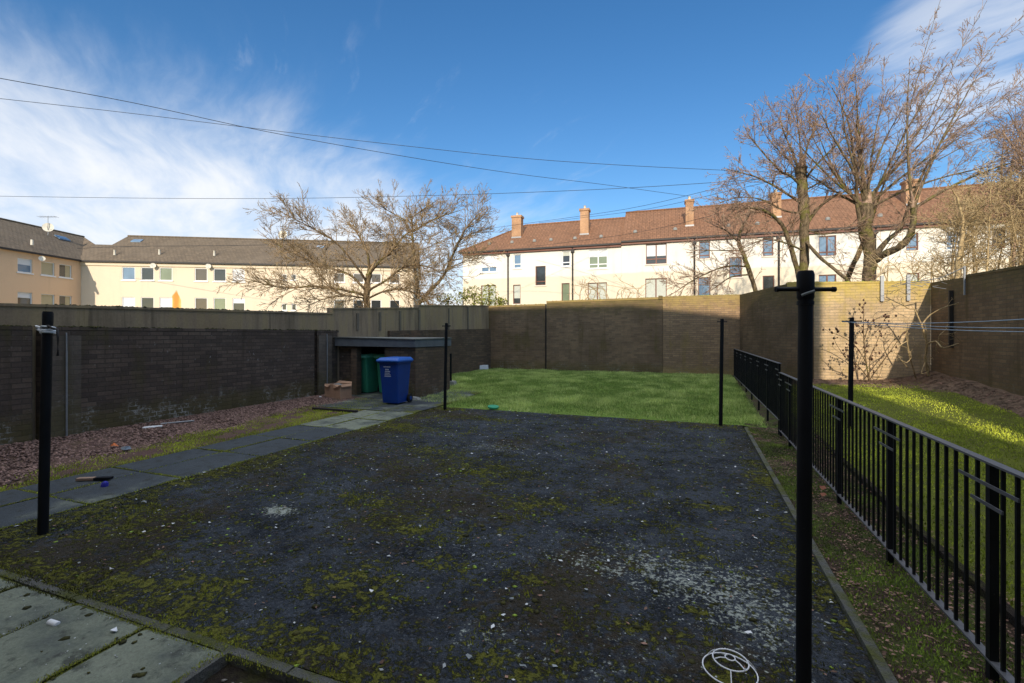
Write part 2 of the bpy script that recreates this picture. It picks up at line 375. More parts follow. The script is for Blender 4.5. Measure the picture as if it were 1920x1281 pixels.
def render_wall(name, c_up, c_dn, zsplit, stain=None):
    def fn(t):
        p = t.pos(); z = t.sep(p)[2]
        f = t.noise(p, 22, 4, .7); big = t.noise(p, .35, 5, .6); st = t.noise(t.mapv(p, scale=(1.4, 1.4, .15)), 1, 5, .6)
        k = t.smooth(t.math('ADD', z, t.math('MULTIPLY', t.math('SUBTRACT', big, .5), .5)), zsplit - .08, zsplit + .08)
        col = t.mix(k, c_dn, c_up)
        col = t.mix(t.smooth(st, .5, .75, 0, .22), col, tuple(x * .62 for x in c_dn))
        col = t.mix(t.smooth(big, .5, .7, 0, .25), col, tuple(x * .8 for x in c_dn))
        if stain:
            (sx, sy), sz0, sz1 = stain                      # rust run-off below an overflow pipe
            dx = t.vmath('LENGTH', t.vmath('MULTIPLY', t.vmath('SUBTRACT', p, (sx, sy, 0)), (1, 1, 0)))
            dx = t.math('ADD', dx, t.math('MULTIPLY', t.math('SUBTRACT', t.noise(t.mapv(p, scale=(3, 3, .8)), 1.0, 4), .5), .35))
            wid = t.smooth(z, sz1, sz1 - 1.1, 0.04, 0.42)
            msk = t.math('MULTIPLY', t.smooth(t.math('SUBTRACT', dx, wid), 0.06, -0.06), t.smooth(z, sz1 + .05, sz1 - .35))
            col = t.mix(t.math('MULTIPLY', msk, .95), col, t.mix(t.smooth(dx, .1, .35), (0.62, 0.27, 0.05), (0.75, 0.46, 0.12)))
        col = t.mix(1.0, col, t.mix(f, (.88, .88, .88), (1.1, 1.1, 1.1)), 'MULTIPLY')
        return {'color': col, 'rough': .95, 'normal': t.bump(f, .01, .5), 'spec': .15}
    return material(name, fn)
def roof_mat(name, c1, c2, bw, rh, rib=0.0):
    def fn(t):
        uv = t.uv(); p = t.pos()
        b = t.n('ShaderNodeTexBrick'); t.put(b.inputs['Vector'], uv); b.inputs['Scale'].default_value = 1
        b.inputs['Brick Width'].default_value = bw; b.inputs['Row Height'].default_value = rh; b.inputs['Mortar Size'].default_value = .012; b.inputs['Mortar Smooth'].default_value = .5
        t.put(b.inputs['Color1'], c1); t.put(b.inputs['Color2'], c2); t.put(b.inputs['Mortar'], tuple(x * .35 for x in c1))
        f = t.noise(p, 6, 5, .7); big = t.noise(p, .4, 4)
        col = t.mix(t.smooth(f, .4, .75, 0, .6), b.outputs['Color'], tuple(x * .5 for x in c1))
        col = t.mix(t.smooth(big, .45, .7, 0, .5), col, tuple(x * 1.3 for x in c2))
        if rib:
            wv = t.n('ShaderNodeTexWave', wave_type='BANDS', bands_direction='X'); t.put(wv.inputs[0], uv); wv.inputs['Scale'].default_value = rib
            col = t.mix(t.smooth(wv.outputs['Fac'], .0, .55, .24, 0), col, tuple(x * .35 for x in c1))
        return {'color': col, 'rough': .9, 'normal': t.bump(t.math('SUBTRACT', f, b.outputs['Fac']), .03, .8), 'spec': .2}
    return material(name, fn)
M['roof_grey'] = roof_mat('weathered grey brown tiles', (0.195, 0.150, 0.104), (0.145, 0.114, 0.082), .33, .30)
M['roof_red'] = roof_mat('red brown tiles', (0.30, 0.155, 0.088), (0.215, 0.115, 0.068), .30, .33, rib=1.06)

def bark(name, c1, c2, moss=0.3, mosscol=(0.16, 0.16, 0.03)):
    def fn(t):
        p = t.pos(); f = t.noise(t.mapv(p, scale=(1, 1, .35)), 14, 6, .75); g = t.noise(p, 2.2, 4)
        col = t.mix(t.smooth(f, .35, .65), tuple(x * .7 for x in c1), c2); col = t.mix(t.smooth(t.noise(p, 5, 4, .7), .55, .7, 0, .7), col, tuple(x * .6 for x in c1)); col = t.mix(t.smooth(g, .5, .66, 0, moss), col, mosscol)
        return {'color': col, 'rough': .9, 'normal': t.bump(f, .02, .8), 'spec': .15}
    return material(name, fn)
M['bark'] = bark('bark', (0.075, 0.055, 0.034), (0.22, 0.165, 0.10), .6)
M['twig'] = bark('twigs', (0.24, 0.155, 0.11), (0.50, 0.345, 0.24), .15)
M['twig_tan'] = bark('tan twigs', (0.42, 0.30, 0.16), (0.60, 0.45, 0.24), .1)
M['bark_left'] = bark('reddish bark', (0.085, 0.055, 0.032), (0.22, 0.155, 0.085), .5)
M['twig_left'] = bark('olive brown twigs', (0.24, 0.165, 0.095), (0.50, 0.36, 0.21), .25)

def leafy(name, c1, c2, rough=.7):
    def fn(t):
        r = t.attr('rand'); p = t.pos(); g = t.noise(p, 1.2, 4)
        col = t.mix(r, c1, c2); col = t.mix(1.0, col, t.mix(g, (.6, .6, .6), (1.4, 1.4, 1.4)), 'MULTIPLY')
        return {'color': col, 'rough': rough, 'spec': .25}
    return material(name, fn)
M['grass'] = leafy('lawn grass', (0.15, 0.23, 0.045), (0.60, 0.68, 0.22))
M['grass_mossy'] = leafy('mossy lawn', (0.18, 0.23, 0.022), (0.52, 0.58, 0.06))
M['moss'] = leafy('moss', (0.030, 0.030, 0.008), (0.36, 0.38, 0.045), .9)
M['verge_moss'] = leafy('verge moss', (0.045, 0.075, 0.014), (0.30, 0.42, 0.055))
M['moss_dark'] = leafy('dark moss', (0.03, 0.03, 0.012), (0.08, 0.075, 0.02), .9)
M['leaf_litter'] = leafy('dead leaves', (0.06, 0.034, 0.022), (0.34, 0.20, 0.145), .8)
M['gravel'] = leafy('red gravel', (0.075, 0.046, 0.038), (0.32, 0.205, 0.17), .9)
M['pebble'] = leafy('pebbles', (0.06, 0.055, 0.05), (0.36, 0.33, 0.29), .9)
M['specks'] = leafy('pale debris', (0.22, 0.24, 0.24), (0.66, 0.68, 0.68), .8)
M['evergreen'] = leafy('evergreen', (0.10, 0.12, 0.02), (0.30, 0.30, 0.06))
M['bud'] = leafy('buds', (0.05, 0.025, 0.02), (0.12, 0.06, 0.04))

def tarmac(t):
    p = t.pos(); moss = t.attr('moss'); pale = t.attr('pale'); dirt = t.attr('dirt')
    f = t.noise(p, 90, 4, .75); m = t.noise(p, 14, 5, .7); g = t.noise(p, 1.1, 5, .6)
    grit = t.voro(p, 75); gc = t.voro(p, 75, out='Color')
    base = t.mix(t.smooth(t.noise(p, 1.9, 8, .72), .30, .70), (0.011, 0.013, 0.017), (0.064, 0.074, 0.088))
    base = t.mix(1.0, base, t.mix(f, (.25, .25, .25), (1.8, 1.8, 1.8)), 'MULTIPLY')
    base = t.mix(t.smooth(t.sep(gc)[0], .72, .95, 0, .6), base, (0.095, 0.105, 0.12))
    base = t.mix(t.smooth(t.noise(p, 3.3, 6, .7), .55, .74, 0, .75), base, (0.006, 0.007, 0.009))
    dk = t.math('MULTIPLY', t.smooth(t.math('ADD', dirt, t.math('MULTIPLY', t.math('SUBTRACT', m, .5), 1.6)), .4, .7), .75)
    base = t.mix(dk, base, t.mix(f, (0.018, 0.014, 0.008), (0.075, 0.055, 0.026)))
    sp = t.math('ADD', t.math('MULTIPLY', t.noise(p, 38, 3, .65), .62), t.math('MULTIPLY', t.noise(p, 9, 4, .7), .38))
    fl = t.math('ADD', t.math('ADD', sp, t.math('MULTIPLY', pale, .135)), t.smooth(pale, 1.12, 1.26, 0, .12))
    spots = t.smooth(t.math('ADD', t.math('MULTIPLY', t.noise(p, 34, 3, .6), 1.0), t.math('MULTIPLY', t.noise(p, .8, 3), .35)), .84, .90, 0, .6)
    base = t.mix(t.math('MAXIMUM', t.math('MULTIPLY', t.smooth(fl, .625, .70), t.smooth(pale, 0.02, .25, 0, .85)), spots, clamp=True), base, t.mix(m, (0.20, 0.22, 0.19), (0.58, 0.62, 0.54)))
    br = t.math('ADD', t.math('MULTIPLY', t.noise(p, 6, 6, .8), .6), t.math('MULTIPLY', t.noise(p, 24, 4, .7), .4))
    mm = t.smooth(t.math('ADD', t.math('MULTIPLY', t.math('MINIMUM', moss, 1.0), .72), t.math('MULTIPLY', t.math('SUBTRACT', br, .5), 6.0)), .40, .95)
    mm = t.math('MULTIPLY', mm, t.smooth(moss, .0, .25))
    mc = t.mix(m, (0.026, 0.024, 0.008), (0.23, 0.23, 0.032)); mc = t.mix(1.0, mc, t.mix(f, (.5, .5, .5), (1.5, 1.5, 1.5)), 'MULTIPLY')
    col = t.mix(t.math('MULTIPLY', mm, .92), base, mc)
    h = t.math('ADD', t.math('ADD', t.math('MULTIPLY', f, .5), t.math('MULTIPLY', grit, -.5)), t.math('MULTIPLY', mm, 1.4))
    return {'color': col, 'rough': t.smooth(g, .3, .7, .8, .97), 'normal': t.bump(h, .02, 1.0), 'spec': .12}
M['tarmac'] = material('mossy tarmac', tarmac)
def slab(t):
    p = t.pos(); f = t.noise(p, 60, 5, .75); g = t.noise(p, 1.6, 5, .6); m = t.noise(p, 7, 5, .7); pale = t.attr('pale'); moss = t.attr('moss')
    dark = t.mix(g, (0.032, 0.039, 0.047), (0.078, 0.090, 0.097)); lt = t.mix(g, (0.11, 0.125, 0.09), (0.25, 0.27, 0.205))
    k = t.smooth(t.math('ADD', pale, t.math('MULTIPLY', t.math('SUBTRACT', g, .5), 1.6)), .25, .75)
    col = t.mix(k, dark, lt)
    col = t.mix(t.smooth(m, .50, .66, 0, .75), col, (0.035, 0.037, 0.032))
    col = t.mix(t.smooth(t.noise(p, 19, 5, .75), .60, .72, 0, .5), col, (0.02, 0.02, 0.016))
    col = t.mix(1.0, col, t.mix(f, (.45, .45, .45), (1.6, 1.6, 1.6)), 'MULTIPLY')
    mm = t.smooth(t.math('ADD', moss, t.math('MULTIPLY', t.math('SUBTRACT', t.noise(p, 8, 6, .75), .5), 1.6)), .45, .75)
    mm = t.math('MULTIPLY', mm, t.smooth(moss, 0, .15))
    col = t.mix(mm, col, t.mix(f, (0.030, 0.034, 0.008), (0.14, 0.15, 0.025)))
    return {'color': col, 'rough': .9, 'normal': t.bump(t.math('ADD', f, t.math('MULTIPLY', mm, 2)), .008, .8), 'spec': .25}
M['slab'] = material('paving slabs', slab)
def soilm(name, a, b, g1, amt):
    def fn(t):
        p = t.pos(); f = t.noise(p, 40, 5, .75); m = t.noise(p, 5, 5, .65)
        col = t.mix(f, a, b); col = t.mix(t.smooth(m, .42, .62, 0, amt), col, t.mix(f, tuple(x * .5 for x in g1), tuple(x * 1.4 for x in g1)))
        return {'color': col, 'rough': .95, 'normal': t.bump(t.math('ADD', f, m), .03, .9), 'spec': .1}
    return material(name, fn)
M['soil'] = soilm('soil', (0.012, 0.010, 0.009), (0.06, 0.048, 0.04), (0.09, 0.10, 0.02), .4)
M['verge'] = soilm('mossy verge soil', (0.020, 0.016, 0.011), (0.12, 0.082, 0.06), (0.09, 0.13, 0.025), .7)
M['lawn_base'] = soilm('lawn soil', (0.09, 0.15, 0.025), (0.24, 0.36, 0.07), (0.13, 0.17, 0.04), .5)
M['lawn_base_mossy'] = soilm('mossy lawn soil', (0.085, 0.10, 0.02), (0.19, 0.22, 0.03), (0.075, 0.065, 0.04), .45)
M['gravel_base'] = soilm('gravel soil', (0.07, 0.042, 0.036), (0.20, 0.125, 0.11), (0.10, 0.115, 0.02), .25)
M['joint'] = soilm('mossy joint', (0.02, 0.02, 0.010), (0.09, 0.09, 0.025), (0.08, 0.10, 0.015), .7)
M['ground'] = soilm('ground', (0.08, 0.08, 0.06), (0.16, 0.15, 0.11), (0.09, 0.11, 0.04), .6)

M['kerb_moss'] = soilm('mossy kerb', (0.08, 0.08, 0.075), (0.20, 0.20, 0.18), (0.10, 0.11, 0.02), .8)

# ------------------------------------------------------------------ the setting: ground sheets
g = MB(); g.box(-1500, 1500, -1500, 1500, -0.9, -0.4); struct(g.build('ground', M['ground']))

def sheet(name, x0, x1, y0, y1, step, mat, attrs=None, dz=0.0, rough=0.0, seed=1, zf=None):
    nx = max(2, int((x1 - x0) / step) + 1); ny = max(2, int((y1 - y0) / step) + 1)
    X, Y = np.meshgrid(np.linspace(x0, x1, nx), np.linspace(y0, y1, ny), indexing='ij')
    Z = (zf(X, Y) if zf else zg(X, Y)) + dz + rough * (vnoise(X + 50, Y + 50, 2.3, seed) - .5)
    V = np.stack([X, Y, Z], -1).reshape(-1, 3)
    i = np.arange(nx * ny).reshape(nx, ny)
    Fq = np.stack([i[:-1, :-1], i[1:, :-1], i[1:, 1:], i[:-1, 1:]], -1).reshape(-1, 4)
    A = {k: fn(X, Y).ravel() for k, fn in (attrs or {}).items()}
    return struct(np_mesh(name, V, Fq, mat, A, True))
def blob(X, Y, c, rx, ry, rot=0.0):
    dx, dy = X - c[0], Y - c[1]; a = math.cos(rot) * dx + math.sin(rot) * dy; b = -math.sin(rot) * dx + math.cos(rot) * dy
    return np.exp(-((a / rx) ** 2 + (b / ry) ** 2))
TX0, TX1, TY0, TY1 = -5.25, 0.80, 1.72, 9.13
gp = lambda px, py: tuple(G(px, py))[:2]
def t_moss(X, Y):
    n = vnoise(X + 9, Y + 3, 1.6, 5); n2 = vnoise(X + 2, Y + 7, 5.0, 8)
    m = .32 + .65 * sstep(.30, .0, X - TX0) * sstep(.25, .6, n) + .9 * sstep(-3.0, -5.2, X) * sstep(4.4, 1.8, Y) * sstep(.3, .55, n)
    m += .75 * sstep(.35, .0, Y - TY0) + .55 * sstep(.40, .02, TX1 - X) * sstep(.3, .6, n) + .5 * sstep(.5, .0, TY1 - Y) * sstep(.35, .65, n)
    for (px, py, rx, ry, s) in [(655, 1090, .28, .22, 1.0), (690, 1125, .16, .12, .9), (285, 1115, .35, .3, 1.0), (810, 845, .5, .25, .8), (905, 880, .7, .35, .8), (480, 870, .35, .5, 1.0), (1000, 945, .35, .2, .8),
                               (1330, 950, .2, .1, 1.0), (1150, 940, .2, .1, .9), (430, 1100, .16, .12, .9), (550, 1190, .14, .08, .9), (820, 1060, .2, .1, .8), (970, 1250, .18, .1, .9), (1350, 790, .45, .2, 1.0), (900, 785, .8, .2, .7),
                               (740, 800, .8, .3, .9), (1290, 1010, .2, .08, .6), (1000, 1085, .12, .1, .8), (1180, 1170, .2, .06, .8), (700, 940, .5, .2, .6), (760, 985, .5, .2, .7), (1430, 880, .2, .5, .6), (1375, 1260, .15, .1, .9), (1300, 1145, .1, .06, .9)]:
        m += s * blob(X, Y, gp(px, py), rx, ry)
    for (qx, qy) in ((-4.84, 2.15), (-4.93, 8.83), (.45, 8.99), (.40, 2.12)): m += 1.1 * blob(X, Y, (qx, qy), .10, .10)
    m += .42 * sstep(.56, .74, n2) * sstep(.40, .62, n)
    return np.clip(m, 0, 1.3)
def t_pale(X, Y):
    m = np.zeros_like(X)
    for (px, py, rx, ry, s) in [(1240, 1070, .65, .35, .95), (1390, 1120, .45, .35, .6), (920, 838, .9, .4, .75), (900, 1200, .22, .2, .55), (1100, 1250, .5, .15, .6), (1430, 1200, .3, .3, .7), (1130, 825, .3, .2, .4),
                               (1200, 1210, .3, .1, .5), (1060, 1050, .3, .12, .5), (1470, 1040, .3, .4, .45), (1120, 1000, .7, .25, .35), (640, 1010, .5, .2, .25), (850, 960, .6, .3, .25)]:
        m += s * blob(X, Y, gp(px, py), rx, ry)
    return np.clip(m, 0, 1.05) + 1.6 * blob(X, Y, gp(525, 957), .20, .13)
def t_dirt(X, Y): return np.clip(vnoise(X + 20, Y + 11, 1.2, 3) * 1.1 - .15 + .25 * sstep(2.0, .0, X - TX0), 0, 1)
sheet('tarmac', TX0, TX1, TY0, TY1, 0.035, M['tarmac'], {'moss': t_moss, 'pale': t_pale, 'dirt': t_dirt}, dz=0.0, rough=0.012, seed=4)

# slabs: path on the left, paving in the near left corner
rng = np.random.RandomState(3)
def slabs(name, cells, pale_fn, gap=0.011):
    V = []; Fc = []; PA = []; MO = []
    for (x0, x1, y0, y1) in cells:
        a0, a1, b0, b1 = x0 + gap * .5, x1 - gap * .5, y0 + gap * .5, y1 - gap * .5
        nx = max(3, int((a1 - a0) / .03)); ny = max(3, int((b1 - b0) / .03)); tz = rng.uniform(-.006, .006); tx, ty = rng.uniform(-.008, .008, 2)
        X, Y = np.meshgrid(np.linspace(a0, a1, nx), np.linspace(b0, b1, ny), indexing='ij')
        edge = np.minimum(np.minimum(X - a0, a1 - X), np.minimum(Y - b0, b1 - Y))
        Z = .012 + tz + tx * (X - (a0 + a1) / 2) + ty * (Y - (b0 + b1) / 2) - .010 * (edge < .001)
        b = len(V) and sum(len(v) for v in V) or 0; V.append(np.stack([X, Y, Z], -1).reshape(-1, 3))
        i = np.arange(nx * ny).reshape(nx, ny) + b
        Fc.append(np.stack([i[:-1, :-1], i[1:, :-1], i[1:, 1:], i[:-1, 1:]], -1).reshape(-1, 4))
        pv = pale_fn((x0 + x1) / 2, (y0 + y1) / 2) + rng.uniform(-.08, .08); PA.append(np.full(nx * ny, pv))
        nn = vnoise(X + 30, Y + 30, 2.0, 12)
        MO.append(np.clip(.9 * sstep(.035, .0, edge) * sstep(.25, .55, vnoise(X + 8, Y + 9, 3.0, 14)) + .35 * sstep(.52, .7, nn), 0, 1.2).ravel())
    return struct(np_mesh(name, np.concatenate(V), np.concatenate(Fc), M['slab'], {'pale': np.concatenate(PA), 'moss': np.concatenate(MO)}))
PXS = [-6.5, -5.93, -5.25]
cells = []
ys = [-1.8, -.9, 0.0, .9, 1.75, 2.66, 3.52, 4.53, 5.45, 6.35, 7.25, 8.15]
for k in range(len(ys) - 1):
    cells += [(PXS[0], PXS[1], ys[k], ys[k + 1]), (PXS[1], PXS[2], ys[k], ys[k + 1])]
slabs('path', cells, lambda x, y: .75 if y > 6.3 else (.25 if y < 3.3 else .0))
cells = []
xs = [-5.2, -4.6, -3.97, -3.37, -2.76, -2.19]
for i in range(5):
    for (y0, y1) in ((-1.9, -1.0), (-1.0, -.1), (-.1, .8), (.8, 1.662)):
        cells.append((xs[i], xs[i + 1], y0, y1))
slabs('pavement', cells, lambda x, y: .72)
sheet('bin_pavement', -8.6, -5.27, 8.15, 11.6, .05, M['slab'], {'pale': lambda X, Y: .35 + .5 * blob(X, Y, gp(650, 790), .9, .6) + .3 * (vnoise(X, Y, 1.3, 91) - .5), 'moss': lambda X, Y: .15 + .5 * sstep(-7.2, -8.2, X) * sstep(9.0, 8.2, Y) + .75 * sstep(-5.7, -5.28, X) * sstep(.3, .6, vnoise(X, Y, 2, 92)) + .45 * sstep(.55, .75, vnoise(X, Y, 1.7, 93))}, dz=.012, rough=.015, seed=94)
m = MB(); m.box(-6.53, -5.255, -2.2, 8.15, -.2, -.004); m.box(-5.255, -2.17, -2.2, 1.66, -.2, -.005); m.box(-8.6, -5.252, 8.15, 11.9, -.2, -.003); struct(m.build('mossy_ground', M['joint']))
# kerbs
def kerb(name, pts, wid, top):
    m = MB()
    for (a, b) in zip(pts[:-1], pts[1:]):
        a = Vector(a); b = Vector(b); d = (b - a).normalized(); n = Vector((-d.y, d.x, 0)) * wid / 2
        L = (b - a).length; k = max(1, round(L / .9))
        for i in range(k):
            p = a.lerp(b, i / k) + d * .004; q = a.lerp(b, (i + 1) / k) - d * .004; dz = random.Random(i + len(name)).uniform(-.006, .006)
            for (p_, q_) in ((p, q),):
                lo = [p_ - n, q_ - n, q_ + n, p_ + n]; z0 = -.25
                m.prism([Vector((v.x, v.y, z0)) for v in lo], [Vector((v.x, v.y, top + dz + zgf(v.x, v.y) * 0)) for v in lo])
    return struct(m.build(name, M['soil'] if name == 'lawn_kerb' else M['kerb_moss']))
kerb('kerb', [(0.83, .6, 0), (0.83, 8.85, 0)], .05, .025)
kerb('near_kerb', [(-5.2, 1.69, 0), (.80, 1.69, 0)], .05, .004)
kerb('lawn_kerb', [(1.62, .5, 0), (1.66, 4.2, 0), (1.80, 9.6, 0)], .05, .05)  # soil-dark colour stands for the shadowed gap along this edging
# sunken soil bed in the near corner
sheet('soil', -2.17, .8, -.5, 1.665, .03, M['soil'], zf=lambda X, Y: -.055 + .05 * (vnoise(X, Y, 6, 71) - .5))
m = MB(); m.box(-2.19, -2.15, -2.0, 1.66, -.3, .008); struct(m.build('bed_kerb', M['kerb_moss']))
# gravel bed, verge, lawns, border
sheet('gravel_bed_ground', -8.95, -6.5, -2.0, 9.6, .12, M['gravel_base'], dz=-.004, rough=.05, seed=6, zf=lambda X, Y: .06 * sstep(-7.5, -8.8, X))
sheet('lawn_ground', -9.1, 1.2, TY1, 17.7, .15, M['lawn_base'], dz=-.012, rough=.05, seed=9)
sheet('verge_ground', .86, 1.7, -1.5, 9.4, .06, M['verge'], dz=-.008, rough=.05, seed=10)
sheet('fence_foot_ground', 1.18, 1.72, 9.38, 17.7, .1, M['verge'], dz=.0, rough=.05, seed=10)
sheet('right_lawn_ground', 1.68, 9.0, -1.5, 14.9, .12, M['lawn_base_mossy'], dz=-.02, rough=.06, seed=12)
def bank(X, Y):
    b = zg(X, Y) + .13 * sstep(5.0, 5.5, X) * sstep(8, 10.5, Y) + .06 * sstep(13.6, 14.5, Y)
    b += .10 * np.exp(-(((X - 5.0) / .4) ** 2 + ((Y - 13.0) / .6) ** 2))
    return b - .08 * sstep(5.25, 4.8, X) * sstep(14.0, 13.2, Y)
M['border'] = soilm('leafy border soil', (0.10, 0.065, 0.045), (0.32, 0.22, 0.15), (0.05, 0.04, 0.03), .6)
sheet('soil_border_ground', 2.3, 5.55, 7.0, 14.7, .07, M['border'], dz=.0, rough=.07, seed=14, zf=bank)

# ------------------------------------------------------------------ scatter helpers (stuff)
def blades(name, N, xr, yr, mat, hmin, hmax, wid, seed, keep=None, zf=zg, lean=.6, dz=0.0, clump=0.0):
    r = np.random.RandomState(seed); x = r.uniform(*xr, N); y = r.uniform(*yr, N)
    if keep is not None:
        kp = keep(x, y, r); x, y = x[kp], y[kp]
    n = len(x); z = zf(x, y) + dz; cl = vnoise(x + 40, y + 40, 2.6, seed + 1, 3)
    h = r.uniform(hmin, hmax, n) * (1 + clump * (cl - .5) * 2); a = r.uniform(0, 2 * np.pi, n); b = r.uniform(0, 2 * np.pi, n); w_ = wid * r.uniform(.6, 1.3, n)
    P0 = np.stack([x - np.cos(a) * w_ / 2, y - np.sin(a) * w_ / 2, z], -1); P1 = np.stack([x + np.cos(a) * w_ / 2, y + np.sin(a) * w_ / 2, z], -1)
    l = r.uniform(.1, lean, n) * h; P2 = np.stack([x + np.cos(b) * l, y + np.sin(b) * l, z + h], -1)
    V = np.stack([P0, P1, P2], 1).reshape(-1, 3); Fc = np.arange(3 * n).reshape(n, 3)
    big = vnoise(x + 70, y + 70, .8, seed + 2, 3); rv = np.clip(r.rand(n) * .7 + (cl - .5) * 1.6 + (big - .5) * 1.2 + .15, 0, 1)
    o = np_mesh(name, V, Fc, mat, {'rand': np.repeat(rv, 3)}); o['kind'] = 'stuff'; return o
def stones(name, N, xr, yr, mat, s0, s1, seed, keep=None, zf=zg, flat=.6, dz=0.0):
    r = np.random.RandomState(seed); x = r.uniform(*xr, N); y = r.uniform(*yr, N)
    if keep is not None:
        kp = keep(x, y, r); x, y = x[kp], y[kp]
    n = len(x); z = zf(x, y) + dz; s = r.uniform(s0, s1, n) ** 1.0
    base = np.array([[1, 0, 0], [.3, .9, .1], [-.8, .6, 0], [-.8, -.6, .1], [.3, -.9, 0], [.1, .1, 1.0], [0, 0, -.8]])
    a = r.uniform(0, 6.28, n); jit = 1 + r.uniform(-.35, .35, (n, 7, 1)); B = base[None] * jit
    ca, sa = np.cos(a)[:, None], np.sin(a)[:, None]
    bx = B[..., 0] * ca - B[..., 1] * sa; by = B[..., 0] * sa + B[..., 1] * ca; bz = B[..., 2] * flat
    V = np.stack([x[:, None] + bx * s[:, None], y[:, None] + by * s[:, None], z[:, None] + bz * s[:, None]], -1).reshape(-1, 3)
    f0 = np.array([[0, 1, 5], [1, 2, 5], [2, 3, 5], [3, 4, 5], [4, 0, 5], [1, 0, 6], [2, 1, 6], [3, 2, 6], [4, 3, 6], [0, 4, 6]])
    Fc = (f0[None] + (np.arange(n) * 7)[:, None, None]).reshape(-1, 3)
    o = np_mesh(name, V, Fc, mat, {'rand': np.repeat(r.rand(n), 7)}); o['kind'] = 'stuff'; return o
def flakes(name, N, xr, yr, mat, s0, s1, seed, keep=None, zf=zg, dz=.006, curl=.5):
    r = np.random.RandomState(seed); x = r.uniform(*xr, N); y = r.uniform(*yr, N)
    if keep is not None:
        kp = keep(x, y, r); x, y = x[kp], y[kp]
    n = len(x); z = zf(x, y) + dz; s = r.uniform(s0, s1, n); a = r.uniform(0, 6.28, n); e = r.uniform(.35, .8, n)
    q = np.array([[-1, 0], [-.2, -1], [1, 0], [.1, 1]])[None] * (1 + r.uniform(-.3, .3, (n, 4, 1)))
    qx = q[..., 0] * s[:, None]; qy = q[..., 1] * (s * e)[:, None]
    hz_ = r.uniform(0, curl, (n, 4)) * s[:, None]
    V = np.stack([x[:, None] + qx * np.cos(a)[:, None] - qy * np.sin(a)[:, None], y[:, None] + qx * np.sin(a)[:, None] + qy * np.cos(a)[:, None], z[:, None] + hz_], -1).reshape(-1, 3)
    o = np_mesh(name, V, np.arange(4 * n).reshape(n, 4), mat, {'rand': np.repeat(r.rand(n), 4)}); o['kind'] = 'stuff'; return o

# lawns
def keep_back(x, y, r):
    return (x > -8.9 + .14 * (y - 9)) & ((y > 9.16 + .5 * (vnoise(x, y, 2.2, 2) - .45)) ) & ~((x < -6.3) & (y < 11.8)) & ~((x < -5.2) & (y < 9.6)) & (r.rand(len(x)) < .35 + .65 * sstep(9.2, 10.2, y))
tag(blades('lawn_grass', 150000, (-8.9, 1.22), (8.9, 17.62), M['grass'], .02, .062, .014, 21, keep_back, clump=.9), 'thick short green grass filling the back of the yard', 'grass')
def keep_right(x, y, r):
    soil = (x > 5.0 + .3 * (vnoise(x, y, 1.5, 4) - .5)) & (y > 7.5)
    return ~soil & (y < 14.0 + .4 * (vnoise(x, y, 1.5, 6) - .5)) & (r.rand(len(x)) < .25 + .75 * sstep(.38, .6, vnoise(x, y, 1.1, 15)))
tag(blades('right_lawn_grass', 130000, (1.7, 7.5), (-1.0, 14.2), M['grass_mossy'], .010, .034, .014, 22, keep_right, clump=.4), 'short mossy grass beyond the black railing', 'grass')
def keep_verge(x, y, r): return vnoise(x + 5, y + 5, 2.4, 31) + .25 * (r.rand(len(x)) - .5) > .45
tag(blades('verge_grass', 52000, (.87, 1.66), (.3, 9.3), M['verge_moss'], .005, .020, .008, 23, keep_verge, clump=.4), 'low moss and grass on the strip along the railing', 'grass')
tag(flakes('fallen_leaves', 16000, (.87, 1.8), (.3, 9.0), M['leaf_litter'], .004, .014, 24, lambda x, y, r: vnoise(x + 5, y + 5, 2.4, 31) + .35 * (r.rand(len(x)) - .5) < .53), 'brown dead leaves scattered along the foot of the railing', 'leaves')
tag(flakes('border_leaves', 5000, (2.3, 5.4), (7.5, 14.5), M['leaf_litter'], .015, .04, 25, lambda x, y, r: ((x > 4.95) | (y > 13.8)), zf=bank), 'pale dead leaves lying on the soil border', 'leaves')
tag(stones('gravel', 26000, (-8.9, -6.5), (.2, 9.7), M['gravel'], .010, .028, 26, lambda x, y, r: (r.rand(len(x)) < sstep(-6.7, -7.2, x + .9 * (vnoise(x, y, 1.2, 41) - .5) + .16 * np.clip(y - 3, 0, 5))) , zf=lambda X, Y: .06 * sstep(-7.5, -8.8, X) + .0), 'red brown gravel strip at the foot of the dark brick wall', 'gravel')
def keep_gm(x, y, r): return r.rand(len(x)) < sstep(-7.2, -6.75, x + .9 * (vnoise(x, y, 1.2, 41) - .5) + .16 * np.clip(y - 3, 0, 5)) * sstep(.28, .48, vnoise(x, y, 2.5, 43))
tag(blades('moss_strip', 60000, (-8.4, -6.45), (.5, 9.6), M['grass_mossy'], .01, .030, .010, 27, keep_gm, zf=lambda X, Y: .06 * sstep(-7.5, -8.8, X) + 0 * Y), 'bright green moss edging the gravel beside the path', 'moss')
